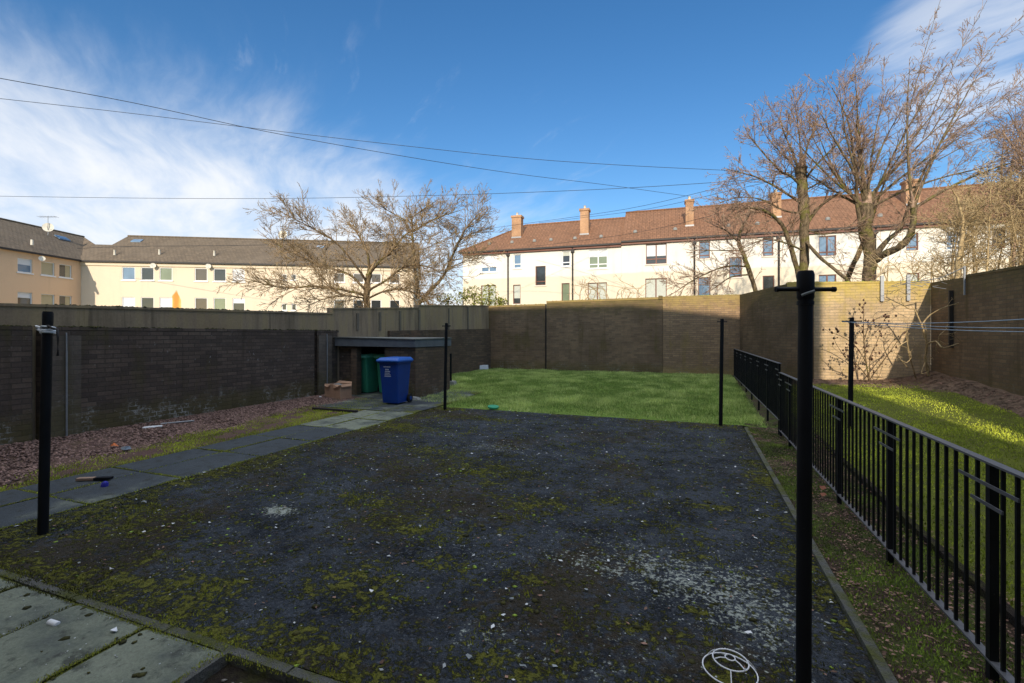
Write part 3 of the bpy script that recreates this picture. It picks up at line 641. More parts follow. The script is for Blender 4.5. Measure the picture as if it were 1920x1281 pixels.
# moss on the tarmac: short tufts where the mask is high
def keep_tm(x, y, r): return (np.minimum(t_moss(x, y), 1.0) * .60 + 1.6 * (vnoise(x + 3, y + 8, 4.5, 51, 5) - .5) + 2.0 * (vnoise(x, y, 13.0, 52, 3) - .5) > .57 + .25 * r.rand(len(x)))
tag(blades('moss', 160000, (TX0, TX1), (TY0, TY1), M['moss'], .004, .018, .008, 28, keep_tm, clump=.9), 'green moss growing in patches over the black tarmac', 'moss')
tag(stones('dark_moss', 900, (TX0, TX1), (TY0, TY1), M['moss_dark'], .005, .028, 29, lambda x, y, r: r.rand(len(x)) < .2 + vnoise(x, y, 1.3, 83), flat=.5), 'small dark clumps of dried moss strewn on the tarmac', 'moss')
tag(stones('moss_clumps', 1000, (TX0, TX1), (TY0, TY1), M['verge_moss'], .005, .020, 36, lambda x, y, r: r.rand(len(x)) < .12 + 1.2 * vnoise(x, y, 1.5, 85) ** 3 * 3, flat=.45), 'small olive moss tufts dotted over the tarmac', 'moss')
tag(stones('debris', 2600, (TX0, TX1), (TY0, TY1), M['specks'], .0015, .0085, 30, lambda x, y, r: r.rand(len(x)) < .25 + vnoise(x, y, 1.1, 81) ** 2 * 2, flat=.5), 'pale grit and crumbs strewn over the tarmac', 'debris')
tag(flakes('litter', 420, (TX0, TX1), (TY0, TY1), M['specks'], .005, .021, 32), 'pale flakes and scraps strewn over the tarmac', 'debris')
tag(stones('slab_grit', 420, (-5.1, -2.2), (.5, 1.65), M['specks'], .0015, .006, 38, zf=lambda x, y: .013 + 0 * x, flat=.5), 'pale grit on the near paving slabs', 'debris')
tag(stones('slab_moss', 60, (-5.1, -2.2), (.5, 1.65), M['moss_dark'], .006, .024, 39, zf=lambda x, y: .013 + 0 * x, flat=.45), 'dark dried moss lumps on the near paving slabs', 'moss')
tag(flakes('leaf_crumbs', 1500, (TX0, TX1), (TY0, TY1), M['leaf_litter'], .004, .016, 37, lambda x, y, r: r.rand(len(x)) < .15 + vnoise(x, y, 1.2, 87)), 'brown leaf crumbs scattered over the tarmac', 'leaves')
tag(stones('pebbles', 1500, (-2.1, .7), (.4, 1.6), M['pebble'], .006, .022, 33, zf=lambda x, y: -.05 + .05 * (vnoise(x, y, 6, 71) - .5)), 'loose pebbles in the sunken soil bed', 'pebbles')
def keep_joint(x, y, r):
    jx = np.minimum.reduce([np.abs(x - v) for v in xs]); jy = np.minimum(np.minimum(np.abs(y - 1.648), np.abs(y - 1.725)), np.abs(y - .8))
    return (np.minimum(jx, jy) < .018 + .06 * (vnoise(x, y, 4, 61) - .4)) & (r.rand(len(x)) < .8)
tag(blades('joint_moss', 80000, (-5.2, -.6), (.4, 1.78), M['moss'], .004, .016, .006, 34, keep_joint, zf=lambda x, y: .008 + 0 * x), 'moss filling the joints of the near paving', 'moss')
def keep_pj(x, y, r):
    jx = np.minimum.reduce([np.abs(x - v) for v in PXS]); jy = np.minimum.reduce([np.abs(y - v) for v in ys])
    return (np.minimum(jx, jy) < .016 + .06 * (vnoise(x, y, 4, 62) - .4)) & (r.rand(len(x)) < .8)
tag(blades('path_moss', 45000, (-6.6, -5.1), (.4, 8.2), M['grass_mossy'], .004, .016, .008, 35, keep_pj, zf=lambda x, y: .006 + 0 * x), 'moss filling the joints of the slab path', 'moss')

# ------------------------------------------------------------------ walls
def wall_seg(mb, a, b, thick, zb, za, zb2=None, side=1):
    """upright wall from a to b (xy), thickness to the `side`, tops za at a and zb2 at b"""
    a = Vector((a[0], a[1], 0)); b = Vector((b[0], b[1], 0)); d = (b - a).normalized(); n = Vector((-d.y, d.x, 0)) * thick * side
    zb2 = za if zb2 is None else zb2
    ring = [a, b, b + n, a + n] if side > 0 else [a + n, b + n, b, a]
    tops = {0: za, 1: zb2, 2: zb2, 3: za} if side > 0 else {0: za, 1: zb2, 2: zb2, 3: za}
    mb.prism([Vector((p.x, p.y, zb)) for p in ring], [Vector((p.x, p.y, tops[i])) for i, p in enumerate(ring)])
def coping(mb, a, b, thick, za, zb2=None, side=1, h=.075, over=.012):
    a = Vector((a[0], a[1], 0)); b = Vector((b[0], b[1], 0)); d = (b - a).normalized(); n = Vector((-d.y, d.x, 0)) * side
    a2, b2 = a - n * over, b - n * over; w_ = n * (thick + 2 * over); zb2 = za if zb2 is None else zb2
    ring = [a2, b2, b2 + w_, a2 + w_]; zz = [za, zb2, zb2, za]
    if side < 0: ring = ring[::-1]; zz = zz[::-1]
    mb.prism([Vector((p.x, p.y, zz[i] + .001)) for i, p in enumerate(ring)], [Vector((p.x, p.y, zz[i] + h)) for i, p in enumerate(ring)])

WX = -8.9
lw = empty('brick_wall', (WX, 4, 0), 'low soot-black brick wall with moss at its foot, left of the yard behind the gravel', 'wall')
m = MB()
for (y0, y1) in ((-4.0, 3.83), (3.92, 9.24), (9.33, 10.6)):
    wall_seg(m, (WX, y0), (WX, y1), .12, -.3, 1.66, side=1)
m.build('wall', M['brick_soot'], lw)
m = MB()
for (y0, y1) in ((-4.0, 3.83), (3.92, 9.24), (9.33, 10.6)): coping(m, (WX, y0), (WX, y1), .11, 1.66, side=1, h=.05, over=.006)
m.build('coping', M['brick_soot'], lw)
for y0 in (3.92, 9.33):
    m = MB(); m.box(WX - .02, WX + .06, y0, y0 + .46, -.3, 1.58); m.build('pier', M['brick_pier'], lw)
    m = MB(); m.tube([(WX + .075, y0 + .27, 0), (WX + .075, y0 + .27, 1.35)], .013, 6); m.tube([(WX + .075, y0 + .27, 1.35), (WX + .07, y0 + .27, 1.62)], .010, 6); m.build('conduit', M['grey_metal'], lw)

cw = empty('concrete_wall', (-9.05, 5, 0), 'taller streaked olive grey concrete wall stepping up behind the low black brick wall', 'wall')
m = MB()
def cwx(y): return -9.05 + (0 if y < 9 else (y - 9) / (17.64 - 9) * 1.22)
segs = [(-5.0, 2.6, 1.94, 1.97), (2.6, 9.9, 1.97, 2.14), (9.9, 13.35, 2.27, 2.47), (13.35, 17.8, 2.55, 2.78)]
brk = MB()
for (y0, y1, z0, z1) in segs:
    yy = [y0, y1] if not (y0 < 9 < y1) else [y0, 9, y1]
    for a, b in zip(yy[:-1], yy[1:]):
        za = z0 + (z1 - z0) * (a - y0) / (y1 - y0); zb_ = z0 + (z1 - z0) * (b - y0) / (y1 - y0)
        wall_seg(m, (cwx(a), a), (cwx(b), b), .22, -.3, za, zb_, side=1)
m.build('wall', M['concrete_band'], cw)
m = MB()
for (y0, y1, z0, z1) in segs:
    yy = [y0, y1] if not (y0 < 9 < y1) else [y0, 9, y1]
    for a, b in zip(yy[:-1], yy[1:]):
        za = z0 + (z1 - z0) * (a - y0) / (y1 - y0); zb_ = z0 + (z1 - z0) * (b - y0) / (y1 - y0)
        coping(m, (cwx(a), a), (cwx(b), b), .22, za, zb_, side=1, h=.04, over=.02)
m.build('coping', M['concrete_band'], cw)
for y0 in (10.7, 11.55, 12.4, 13.3, 14.9, 16.1):   # strip joints
    m = MB(); x = cwx(y0); m.box(x - .01, x + .03, y0, y0 + .09, 1.72, 2.2 + (y0 - 10.7) * .085); m.build('post', M['strip'], cw)
# brick facing at the far end of it, down to the lawn
fw_ = empty('facing_wall', (-8.2, 14, 0), 'damp brown brick wall between the bin store and the mossy corner of the lawn', 'wall')
m = MB(); wall_seg(m, (cwx(11.9) + .09, 11.9), (cwx(17.64) + .09, 17.64), .10, -.2, 1.72, 1.85, side=1); m.build('wall', M['brick_store'], fw_)

YB = 17.64
bw = empty('back_wall', (-3, YB, 0), 'tall brown brick wall along the far end of the lawn, stepped and mossy on top', 'wall')
m = MB(); wall_seg(m, (-7.85, YB), (-5.42, YB), .3, -.3, 2.72, 2.74, side=1); m.build('wall', M['brick_brown'], bw)
m = MB(); wall_seg(m, (-5.34, YB - .05), (-1.02, YB - .05), .3, -.3, 2.84, 2.88, side=1); m.build('wall', M['brick_brown'], bw)
m = MB(); wall_seg(m, (-1.015, YB - .02), (1.60, YB - .02), .3, -.3, 2.97, side=1); m.build('wall', M['brick_mid'], bw)
m = MB(); m.box(-5.415, -5.345, YB + .03, YB + .2, -.2, 2.80); m.build('joint_strip', M['gutter'], bw)
m = MB(); coping(m, (-7.85, YB), (-5.42, YB), .3, 2.72, 2.74, h=.075); m.build('coping', M['brick_mid'], bw)
m = MB(); coping(m, (-5.34, YB - .05), (-1.02, YB - .05), .3, 2.84, 2.88, h=.075); m.build('coping', M['brick_mid'], bw)
m = MB(); m.box(-1.16, -1.03, YB - .09, YB + .25, 2.87, 3.0); m.build('stub', M['brick_brown'], bw)

aw = empty('angled_wall', (1.9, 16, 0), 'shaded brick wall running toward the railing from the far corner, white blotches', 'wall')
m = MB(); wall_seg(m, (1.48, YB - .04), (2.37, 14.60), .3, -.3, 2.96, 2.98, side=1); m.build('wall', M['brick_right'], aw)
YR = 14.6
sw = empty('sunlit_wall', (4, YR, 0), 'yellow mossy brick wall lit by the sun beyond the railing, with two grey posts', 'wall')
m = MB(); wall_seg(m, (2.385, YR), (5.5, YR), .3, -.3, 2.98, 2.88, side=1); m.build('wall', M['brick_buff'], sw)
m = MB(); m.box(2.372, 3.0, YR - .055, YR - .001, -.2, 2.90); m.build('pier', M['brick_right'], sw)
m = MB(); coping(m, (2.4, YR), (5.48, YR), .3, 2.98, 2.88, h=.05, over=.01); m.build('coping', M['brick_buff'], sw)
for px in (1653, 1702):
    d = YR / (CT + ST * (px - PX0) / FPX); x = -ST * d + CT * (px - PX0) / FPX * d
    m = MB(); m.box(x - .035, x + .035, YR - .06, YR - .004, 2.45, 3.10); m.build('post', M['grey_metal'], sw)
rw = empty('right_wall', (5.5, 10, 0), 'high dull brown brick wall in shade at the right edge behind the soil bank', 'wall')
m = MB(); wall_seg(m, (5.5, YR - .004), (5.5, 11.0), .3, -.3, 2.89, 2.78, side=1); wall_seg(m, (5.5, 11.0), (5.5, -3), .3, -.3, 2.78, 2.62, side=1); m.build('wall', M['brick_right'], rw)
m = MB(); coping(m, (5.5, 13.0), (5.5, 11.0), .3, 2.84, 2.78, h=.05, over=.01); coping(m, (5.5, 11.0), (5.5, -3), .3, 2.78, 2.62, h=.05, over=.01); m.build('coping', M['brick_right'], rw)
m = MB(); m.box(5.42, 5.495, 13.5, 13.56, 1.3, 2.6); m.build('conduit', M['gutter'], rw)
# torn wire bracket at that corner
m = MB(); p0 = Vector((5.46, 12.95, 2.45))
m.tube([p0, p0 + Vector((0, 0, .62))], .02, 6); m.tube([p0 + Vector((0, 0, .6)), p0 + Vector((-.28, .3, .42))], .012, 5); m.tube([p0 + Vector((-.28, .3, .42)), p0 + Vector((-.75, 1.0, .36))], .010, 5)
rr = random.Random(5)
for k in range(26):
    a = p0 + Vector((rr.uniform(-.9, -.1), rr.uniform(.2, 1.3), rr.uniform(.22, .5))); m.tube([a, a + Vector((rr.uniform(-.25, .25), rr.uniform(-.2, .3), rr.uniform(-.1, .1)))], .006, 3)
tag(m.build('wire_bracket', M['grey_metal'], None, loc=p0), 'bent grey bracket and torn wire netting on top of the right corner wall', 'wire netting')

# tufts of moss along the wall tops
def wall_moss(root, a, b, za, zb, wid, n, seed, mat):
    r = np.random.RandomState(seed); f = r.rand(n); keep = vnoise(f * 40, f * 0 + seed, .5, seed, 3) > .42; f = f[keep]
    d = np.array([b[0] - a[0], b[1] - a[1]]); nn_ = np.array([-d[1], d[0]]) / np.linalg.norm(d); o_ = r.uniform(0, wid, len(f))
    x = a[0] + d[0] * f + nn_[0] * o_; y = a[1] + d[1] * f + nn_[1] * o_; z = za + (zb - za) * f
    o = stones('moss', len(f), (0, 1), (0, 1), mat, .008, .034, seed, zf=lambda X, Y: z, flat=.6)
    v = np.empty(len(o.data.vertices) * 3, np.float32); o.data.vertices.foreach_get('co', v); v = v.reshape(-1, 7, 3)
    r2 = np.random.RandomState(seed); x0 = r2.uniform(0, 1, len(f)); y0 = r2.uniform(0, 1, len(f))
    v[..., 0] += (x - x0)[:, None] - root.location.x; v[..., 1] += (y - y0)[:, None] - root.location.y; v[..., 2] -= root.location.z
    o.data.vertices.foreach_set('co', v.ravel()); o.parent = root
wall_moss(lw, (WX, 2.0), (WX, 10.5), 1.71, 1.71, .11, 700, 101, M['moss_dark'])
wall_moss(cw, (-9.04, 2.7), (-9.04, 9.0), 2.014, 2.16, .2, 380, 102, M['moss_dark'])
wall_moss(bw, (-7.8, YB), (-5.42, YB), 2.795, 2.815, .28, 300, 103, M['verge_moss']); wall_moss(bw, (-5.34, YB - .05), (-1.02, YB - .05), 2.915, 2.955, .28, 450, 104, M['verge_moss']); wall_moss(bw, (-1.0, YB), (1.4, YB), 2.972, 2.972, .28, 260, 105, M['verge_moss'])
wall_moss(sw, (2.45, YR), (5.4, YR), 3.03, 2.935, .28, 350, 106, M['verge_moss']); wall_moss(rw, (5.5, 13.0), (5.5, 11.0), 2.89, 2.83, .28, 250, 107, M['moss_dark'])

# ------------------------------------------------------------------ bin store
bs = empty('bin_store', (-7.6, 10.6, 0), 'low brick bin store with a flat dark concrete roof against the wall', 'bin store')
m = MB(); m.box(-7.34, -6.45, 10.0, 10.2, -.1, 1.27); m.build('front_panel', M['brick_soot'], bs)
m = MB(); m.box(-6.448, -6.44 + .02, 9.99, 11.75, -.1, 1.275); m.box(-6.60, -6.449, 10.205, 11.75, -.1, 1.27); m.build('side_wall', M['brick_store'], bs)
m = MB(); m.box(-8.40, -8.22, 10.0, 10.19, -.1, 1.27); m.build('pillar', M['brick_store'], bs)
m = MB(); m.box(-8.89, -8.402, 10.12, 10.3, -.1, 1.27); m.build('recessed_panel', M['brick_soot'], bs)
m = MB(); m.box(-8.89, -6.605, 11.55, 11.75, -.1, 1.27); m.box(-8.85, -8.7, 10.31, 11.54, -.1, 1.27); m.build('rear_wall', M['brick_soot'], bs)
m = MB(); m.hexa([(-8.88, 9.93, 1.30), (-6.40, 9.93, 1.285), (-6.40, 11.80, 1.285), (-8.88, 11.80, 1.285), (-8.88, 9.93, 1.52), (-6.40, 9.93, 1.47), (-6.40, 11.80, 1.49), (-8.88, 11.80, 1.50)]); m.build('roof', M['concrete_dark'], bs)
m = MB(); m.hexa([(-8.89, 9.90, 1.521), (-6.38, 9.90, 1.473), (-6.38, 11.81, 1.493), (-8.89, 11.81, 1.503), (-8.89, 9.90, 1.545), (-6.38, 9.90, 1.495), (-6.38, 11.81, 1.52), (-8.89, 11.81, 1.53)]); m.build('roof_edge', M['kerb'], bs)
m = MB(); m.box(-7.75, -7.45, 11.82, 12.0, 1.2, 1.72); m.box(-8.0, -7.752, 11.85, 11.98, 1.2, 1.6); tag(m.build('brick_stub', M['brick_store'], None, loc=(-7.6, 11.9, 0)), 'small brick stub beside a dark hole behind the bin store roof', 'brick pier')

# ------------------------------------------------------------------ wheelie bins
def plastic(name, col):
    def fn(t):
        p = t.pos(); f = t.noise(p, 60, 3, .6); g = t.noise(p, 4, 4)
        c = t.mix(g, tuple(x * .75 for x in col), tuple(x * 1.2 for x in col)); c = t.mix(t.smooth(t.noise(p, 7, 6, .75), .55, .8, 0, .35), c, (.10, .11, .10))
        return {'color': c, 'rough': .42, 'spec': .4, 'normal': t.bump(f, .0008, .4)}
    return material(name, fn)
M['bin_blue'] = plastic('blue plastic', (0.006, 0.045, 0.25)); M['bin_blue_lid'] = plastic('blue lid plastic', (0.015, 0.11, 0.46)); M['bin_green'] = plastic('green plastic', (0.06, 0.36, 0.21)); M['bin_green_lid'] = plastic('green lid plastic', (0.18, 0.62, 0.42))
M['rubber'] = simple('rubber', (0.015, 0.015, 0.016), .7, .2, 20)
def rrect(w_, d_, z, r, cx=0, cy=0, n=3):
    pts = []
    for (sx, sy, a0) in ((1, -1, -90), (1, 1, 0), (-1, 1, 90), (-1, -1, 180)):
        for k in range(n + 1):
            a = math.radians(a0 + 90 * k / n); pts.append((cx + sx * (w_ / 2 - r) + r * math.cos(a), cy + sy * (d_ / 2 - r) + r * math.sin(a), z))
    return pts
def loft(mb, rings, smooth=True, cap=(True, True)):
    n = len(rings[0]); vs = [p for r in rings for p in r]
    fs = [(i * n + k, i * n + (k + 1) % n, (i + 1) * n + (k + 1) % n, (i + 1) * n + k) for i in range(len(rings) - 1) for k in range(n)]
    mb.add(vs, fs, smooth)
    if cap[0]: mb.add(rings[0], [tuple(range(n - 1, -1, -1))])
    if cap[1]: mb.add(rings[-1], [tuple(range(n))])
def make_bin(loc, rot, body_m, lid_m, label, marks, lift=0.0):
    root = empty('wheelie_bin', loc, label, 'wheelie bin', 'wheelie bins by the bin store')
    WLOC[root.name] = Vector((0, 0, 0))          # parts are modelled about the origin
    m = MB(); loft(m, [rrect(.40, .42, .03, .03), rrect(.41, .44, .10, .03), rrect(.47, .56, .80, .03), rrect(.49, .585, .93, .03), rrect(.55, .66, .935, .05), rrect(.55, .66, .965, .05)], False); m.build('body', body_m, root)
    m = MB(); loft(m, [rrect(.58, .70, .966, .05, 0, -.01), rrect(.585, .71, .99, .05, 0, -.012), rrect(.575, .70, 1.005, .05, 0, -.01), rrect(.50, .60, 1.05, .05, 0, .01), rrect(.47, .56, 1.056, .05, 0, .015)], False)
    lid = m.build('lid', lid_m, root)
    m = MB(); m.tube([(-.2, .37, .99), (.2, .37, .99)], .016, 8); m.box(-.21, -.18, .30, .385, .965, 1.0); m.box(.18, .21, .30, .385, .965, 1.0); m.build('handle', body_m, root)
    for s in (-1, 1):
        m = MB(); m.disc((s * .235, .24, .10), (1, 0, 0), .10, .045, 18); wh = m.build('wheel', M['rubber'], root)
        m = MB(); m.disc((s * .262, .24, .10), (1, 0, 0), .045, .012, 14); m.build('hub', body_m, wh)
    if marks:
        rr = random.Random(2)
        def line(z, w_, h):
            m = MB()
            yb = -(.28 + (z - .8) * .035 / .7 * 3.0) - .0
            yf = -(.21 + (z - .03) * (.28 - .21) / .77) - .004
            x = -w_ / 2 - .03
            while x < w_ / 2 - .03:
                c = h * rr.uniform(.5, .9); m.add([(x, yf, z), (x + c, yf, z), (x + c, yf - .0035, z + h), (x, yf - .0035, z + h)], [(0, 1, 2, 3)]); x += c + h * .28
            m.build('marking', M['white_plastic'], root)
        line(.84, .17, .022); line(.775, .09, .03); line(.735, .11, .022); line(.70, .13, .018); line(.665, .14, .016); line(.63, .15, .02)
    root.rotation_euler = (0, 0, rot); return root
make_bin((-6.40, 9.12, .02), math.radians(2), M['bin_blue'], M['bin_blue_lid'], 'blue wheelie bin with white markings standing in front of the bin store', True)
make_bin((-8.31, 10.57, .02), math.radians(-8), M['bin_green'], M['bin_green_lid'], 'green wheelie bin beside the pillar, fully seen in the store opening', False)
make_bin((-7.70, 10.72, .02), math.radians(3), M['bin_green'], M['bin_green_lid'], 'green wheelie bin deeper in the store, mostly hidden by the blue bin', False)

# cardboard box
M['card'] = simple('damp cardboard', (0.46, 0.28, 0.18), .9, .3, 7, bump=.003)
cb = empty('cardboard_box', (-8.24, 9.34, .015), 'torn open brown cardboard box on the ground by the bin store pillar', 'box')
WLOC[cb.name] = Vector((0, 0, 0)); cb.rotation_euler = (0, 0, math.radians(-7))
m = MB(); L, D, H, th = .54, .36, .36, .006
m.box(-L / 2, L / 2, -D / 2, D / 2, 0, th)
for (x0, x1, y0, y1) in ((-L / 2, L / 2, -D / 2, -D / 2 + th), (-L / 2, L / 2, D / 2 - th, D / 2), (-L / 2, -L / 2 + th, -D / 2 + th, D / 2 - th), (L / 2 - th, L / 2, -D / 2 + th, D / 2 - th)): m.box(x0, x1, y0, y1, th, H)
m.build('body', M['card'], cb)
def flap(pts):
    m = MB(); m.prism([Vector(p) for p in pts], [Vector(p) + Vector((0, -.002, .006)) for p in pts]); m.build('flap', M['card'], cb)
flap([(-L / 2, -D / 2, H), (-.06, -D / 2, H), (-.10, -D / 2 - .05, H - .07), (-L / 2 + .05, -D / 2 - .045, H - .05)])
flap([(.02, -D / 2, H), (L / 2, -D / 2, H), (L / 2 - .04, -D / 2 - .05, H - .05), (.06, -D / 2 - .03, H - .10)])
flap([(-L / 2, D / 2, H), (L / 2, D / 2, H), (L / 2 - .05, D / 2 + .06, H + .04), (-L / 2 + .06, D / 2 + .05, H + .05)])
flap([(L / 2, -D / 2, H), (L / 2, D / 2, H), (L / 2 + .05, D / 2 - .05, H - .05), (L / 2 + .04, -D / 2 + .02, H - .06)])
m = MB(); m.add([(-.2, -.1, H - .04), (.18, -.12, H - .02), (.2, .12, H - .06), (-.15, .1, H), (0, 0, H + .02)], [(0, 1, 4), (1, 2, 4), (2, 3, 4), (3, 0, 4)]); m.build('crumpled_paper', M['specks'], cb)

# ------------------------------------------------------------------ clothes posts
def clothes_post(base, top, rad, label, cross=None, cap=True, capk=1.15, grp='black clothes posts in the yards'):
    root = empty('clothes_post', base, label, 'clothes post', grp)
    b = Vector(base); tp = Vector(top); m = MB()
    m.tube([b + Vector((0, 0, -.1)), b.lerp(tp, .5), tp], [rad, rad * .98, rad * .94], 16); m.build('pole', M['black_paint'], root)
    d = (tp - b).normalized()
    if cap:
        m = MB(); m.tube([tp - d * .11, tp - d * .10, tp - d * .012, tp + d * .004], [rad * .96, rad * (capk - .03), rad * capk, rad * (capk - .16)], 16); m.tube([tp - d * .13, tp - d * .115], rad * (capk - .05), 16); m.build('cap', M['black_paint'], root)
    if cross:
        z, half, ang, r2 = cross; c = b.lerp(tp, (z - b.z) / (tp.z - b.z)); e = Vector((math.cos(ang), math.sin(ang), 0))
        for s_ in (-1, 1):
            m = MB(); m.tube([c + e * s_ * rad * .5, c + e * s_ * half], r2, 8); m.tube([c + e * s_ * (half - .012), c + e * s_ * half], r2 * 1.25, 8); m.build('crossbar', M['black_paint'], root)
    return root
p_near = clothes_post((.40, 2.115, 0), (.415, 2.15, 1.83), .0275, 'thick black clothes post with a crossbar standing nearest beside the railing', (1.762, .118, TH, .0085))
p_left = clothes_post(tuple(G(80, 1000)), tuple(at(90, 585, 3.75)), .034, 'black clothes post wrapped in old white line before the dark brick wall', None, capk=1.02)
clothes_post(tuple(G(834, 768)), tuple(at(837, 606, 10.0)), .034, 'slim black clothes post beside the bin store at the lawn edge', (1.78, .09, .2, .01), cap=False)
clothes_post(tuple(G(1351, 798)), tuple(at(1354, 598, 8.23)), .032, 'slim black clothes post at the far right corner of the tarmac', (1.82, .08, .2, .009), cap=False)
p_rf = clothes_post((2.37, 9.06, zgf(2.37, 9.06)), (2.40, 9.08, 1.87), .036, 'black clothes post holding blue lines on the lawn beyond the railing', (1.81, .14, .1, .010), cap=False)
p_rn = clothes_post((3.0, 2.2, 0), (3.0, 2.2, 1.84), .034, 'black clothes post at the near end of the blue lines', (1.78, .2, 0, .010))
# rope end wrapped on the left post
lt = at(90, 585, 3.75); m = MB(); rr = random.Random(8)
for k in range(5):
    m.ring(lt + Vector((0, 0, -.125 - .011 * k)), (rr.uniform(-.2, .2), rr.uniform(-.2, .2), 1), .042 + .003 * rr.random(), .007, 18, 5)
m.tube([lt + Vector((-.03, -.02, -.13)), lt + Vector((-.075, -.04, -.115)), lt + Vector((-.085, -.03, -.135)), lt + Vector((-.04, -.03, -.15))], .010, 6)
m.build('rope_loop', M['white_plastic'], p_left)
m = MB(); a = lt + Vector((.04, -.02, -.11)); m.tube([a, a + Vector((.03, .012, -.02)), a + Vector((.07, .028, -.03)), a + Vector((.075, .03, -.08)), a + Vector((.073, .03, -.24))], .009, 6); m.build('strap', M['gutter'], p_left)
m = MB(); m.tube([(c_ := p_near.location + Vector((.014, .03, 1.742))) + Vector((-.02, -.034, -.006)), c_ + Vector((.0, -.036, .002)), c_ + Vector((.024, -.03, .01))], .006, 6); m.build('rope_knot', M['specks'], p_near)
# blue washing lines
for i, (off0, off1, dz) in enumerate(((-.13, -.2, .0), (.0, .03, -.07), (.13, .2, -.03))):
    a = Vector((2.39 + off0, 9.07 - .02, 1.80 - abs(dz) * .2)); b = Vector((3.0 + off1, 2.2, 1.80 + (.02 if i == 0 else -.06)))
    m = MB(); pts = [a.lerp(b, k / 14) + Vector((0, 0, -.10 * math.sin(math.pi * k / 14) + dz * math.sin(math.pi * k / 28))) for k in range(15)]
    m.tube(pts, .0045, 5)
    tag(m.build('washing_line', M['line_blue'], None, loc=a), ['blue washing line on the left end of the crossbar, highest of the lines', 'blue washing line tied at the pole itself, sagging lowest', 'blue washing line on the right end of the crossbar, sagging a little'][i], 'washing line', 'blue lines over the right lawn')
# short post by the store
m = MB(); bp = at(845, 722, 14.2); bp.z = zgf(bp.x, bp.y); m.tube([bp, bp + Vector((0, 0, .95))], .035, 10); sp = empty('short_post', bp, 'short thin black post with a concrete foot behind the bin store', 'post'); m.build('pole', M['black_paint'], sp)
m = MB(); m.hexa([bp + Vector(v) for v in ((-.14, -.14, -.05), (.20, -.12, -.05), (.18, .14, -.05), (-.12, .12, -.05), (-.10, -.10, .13), (.14, -.09, .11), (.13, .1, .12), (-.09, .09, .14))]); m.build('foot', M['concrete'], sp)

# ------------------------------------------------------------------ black railing
def railing(y0, y1, zb, zt, post_ys, label, groundf, skip_near=0):
    root = empty('railing', (FX, y0, 0), label, 'railing'); WLOC[root.name] = Vector((0, 0, 0)); root.location = (0, 0, 0)
    m = MB(); m.box(FX - .022, FX + .022, y0, y1, zt - .010, zt); m.build('top_rail', M['rail_grey'], root)
    m = MB(); m.box(FX - .020, FX + .020, y0, y1, zb, zb + .010); m.build('bottom_rail', M['rail_grey'], root)
    bm_ = MB(); bm_.box(-.0068, .0068, -.0068, .0068, zb + .0102, zt - .0102); proto = bm_.mesh('bar'); proto.materials.append(M['black_paint'])
    n = int((y1 - y0 - .03) / .1)
    for i in range(n + 1):
        y = y0 + .02 + i * .1
        if min(abs(y - p) for p in post_ys) < .045: continue
        o = bpy.data.objects.new('bar', proto); C.objects.link(o); o.parent = root; o.location = (FX, y, 0)
    for py in post_ys:
        m = MB(); m.box(FX - .017, FX + .017, py - .017, py + .017, groundf(py) - .15, zt - .0105); m.build('post', M['black_paint'], root)
        for (half, z) in ((.235, zt - .105), (.125, zt - .195)):
            m = MB(); m.box(FX - .0255, FX - .0195, max(y0, py - half), min(y1, py + half), z - .008, z + .008); m.build('tie_bar', M['rail_grey'], root)
    return root
railing(.3, 8.42, .085, 1.0, [.40, 1.60, 2.80, 4.00, 5.22, 6.42, 7.62, 8.36], 'black metal railing, lower near run coming toward the viewer', lambda y: 0)
railing(8.44, 17.35, .235, 1.14, [8.50, 9.75, 11.0, 12.25, 13.5, 14.75, 16.0, 17.25], 'black metal railing, higher far run ending at the back wall', lambda y: zgf(FX, y))

# ------------------------------------------------------------------ litter and small things
wf = empty('wire_lampshade', G(1368, 1258), 'white wire lampshade frame lying flat on the tarmac', 'lampshade')
c0 = G(1368, 1258); m = MB(); m.ring(c0 + Vector((0.0, -.01, .012)), (.03, .02, 1), .118, .0035, 40, 6); m.build('outer_ring', M['white_plastic'], wf)
m = MB(); m.ring(c0 + Vector((.005, .012, .045)), (.04, .02, 1), .078, .0035, 36, 6); m.build('inner_ring', M['white_plastic'], wf)
m = MB(); hb = c0 + Vector((.004, .030, .045)); m.ring(hb, (.04, .0, 1), .022, .003, 20, 6); m.build('hub_ring', M['white_plastic'], wf)
for (a, b) in ((hb + Vector((-.02, -.01, 0)), c0 + Vector((-.065, -.02, .055))), (hb + Vector((.02, -.01, 0)), c0 + Vector((.06, -.045, .05))), (c0 + Vector((.08, .02, .055)), c0 + Vector((.112, .03, .015))), (c0 + Vector((-.06, .05, .055)), c0 + Vector((-.09, .07, .015))), (c0 + Vector((.0, -.066, .05)), c0 + Vector((.0, -.125, .012)))):
    m = MB(); m.tube([a, a.lerp(b, .5) + Vector((0, 0, .004)), b], .0028, 5); m.build('spoke', M['white_plastic'], wf)
def small(name, mb, mat, loc, label, cat, group=None): return tag(mb.build(name, mat, None, loc=loc), label, cat, group)
p = G(178, 903); pk = empty('plank', p, 'narrow half brown half black wooden batten lying across the slab path', 'batten')
e = (R3 * .98 + F3 * .12).normalized(); nn = Vector((-e.y, e.x, 0))
def slat(a, b, w_, z0, z1, mat):
    m = MB(); m.hexa([a - nn * w_ + Vector((0, 0, z0)), b - nn * w_ + Vector((0, 0, z0)), b + nn * w_ + Vector((0, 0, z0)), a + nn * w_ + Vector((0, 0, z0)), a - nn * w_ + Vector((0, 0, z1)), b - nn * w_ + Vector((0, 0, z1)), b + nn * w_ + Vector((0, 0, z1)), a + nn * w_ + Vector((0, 0, z1))]); return m
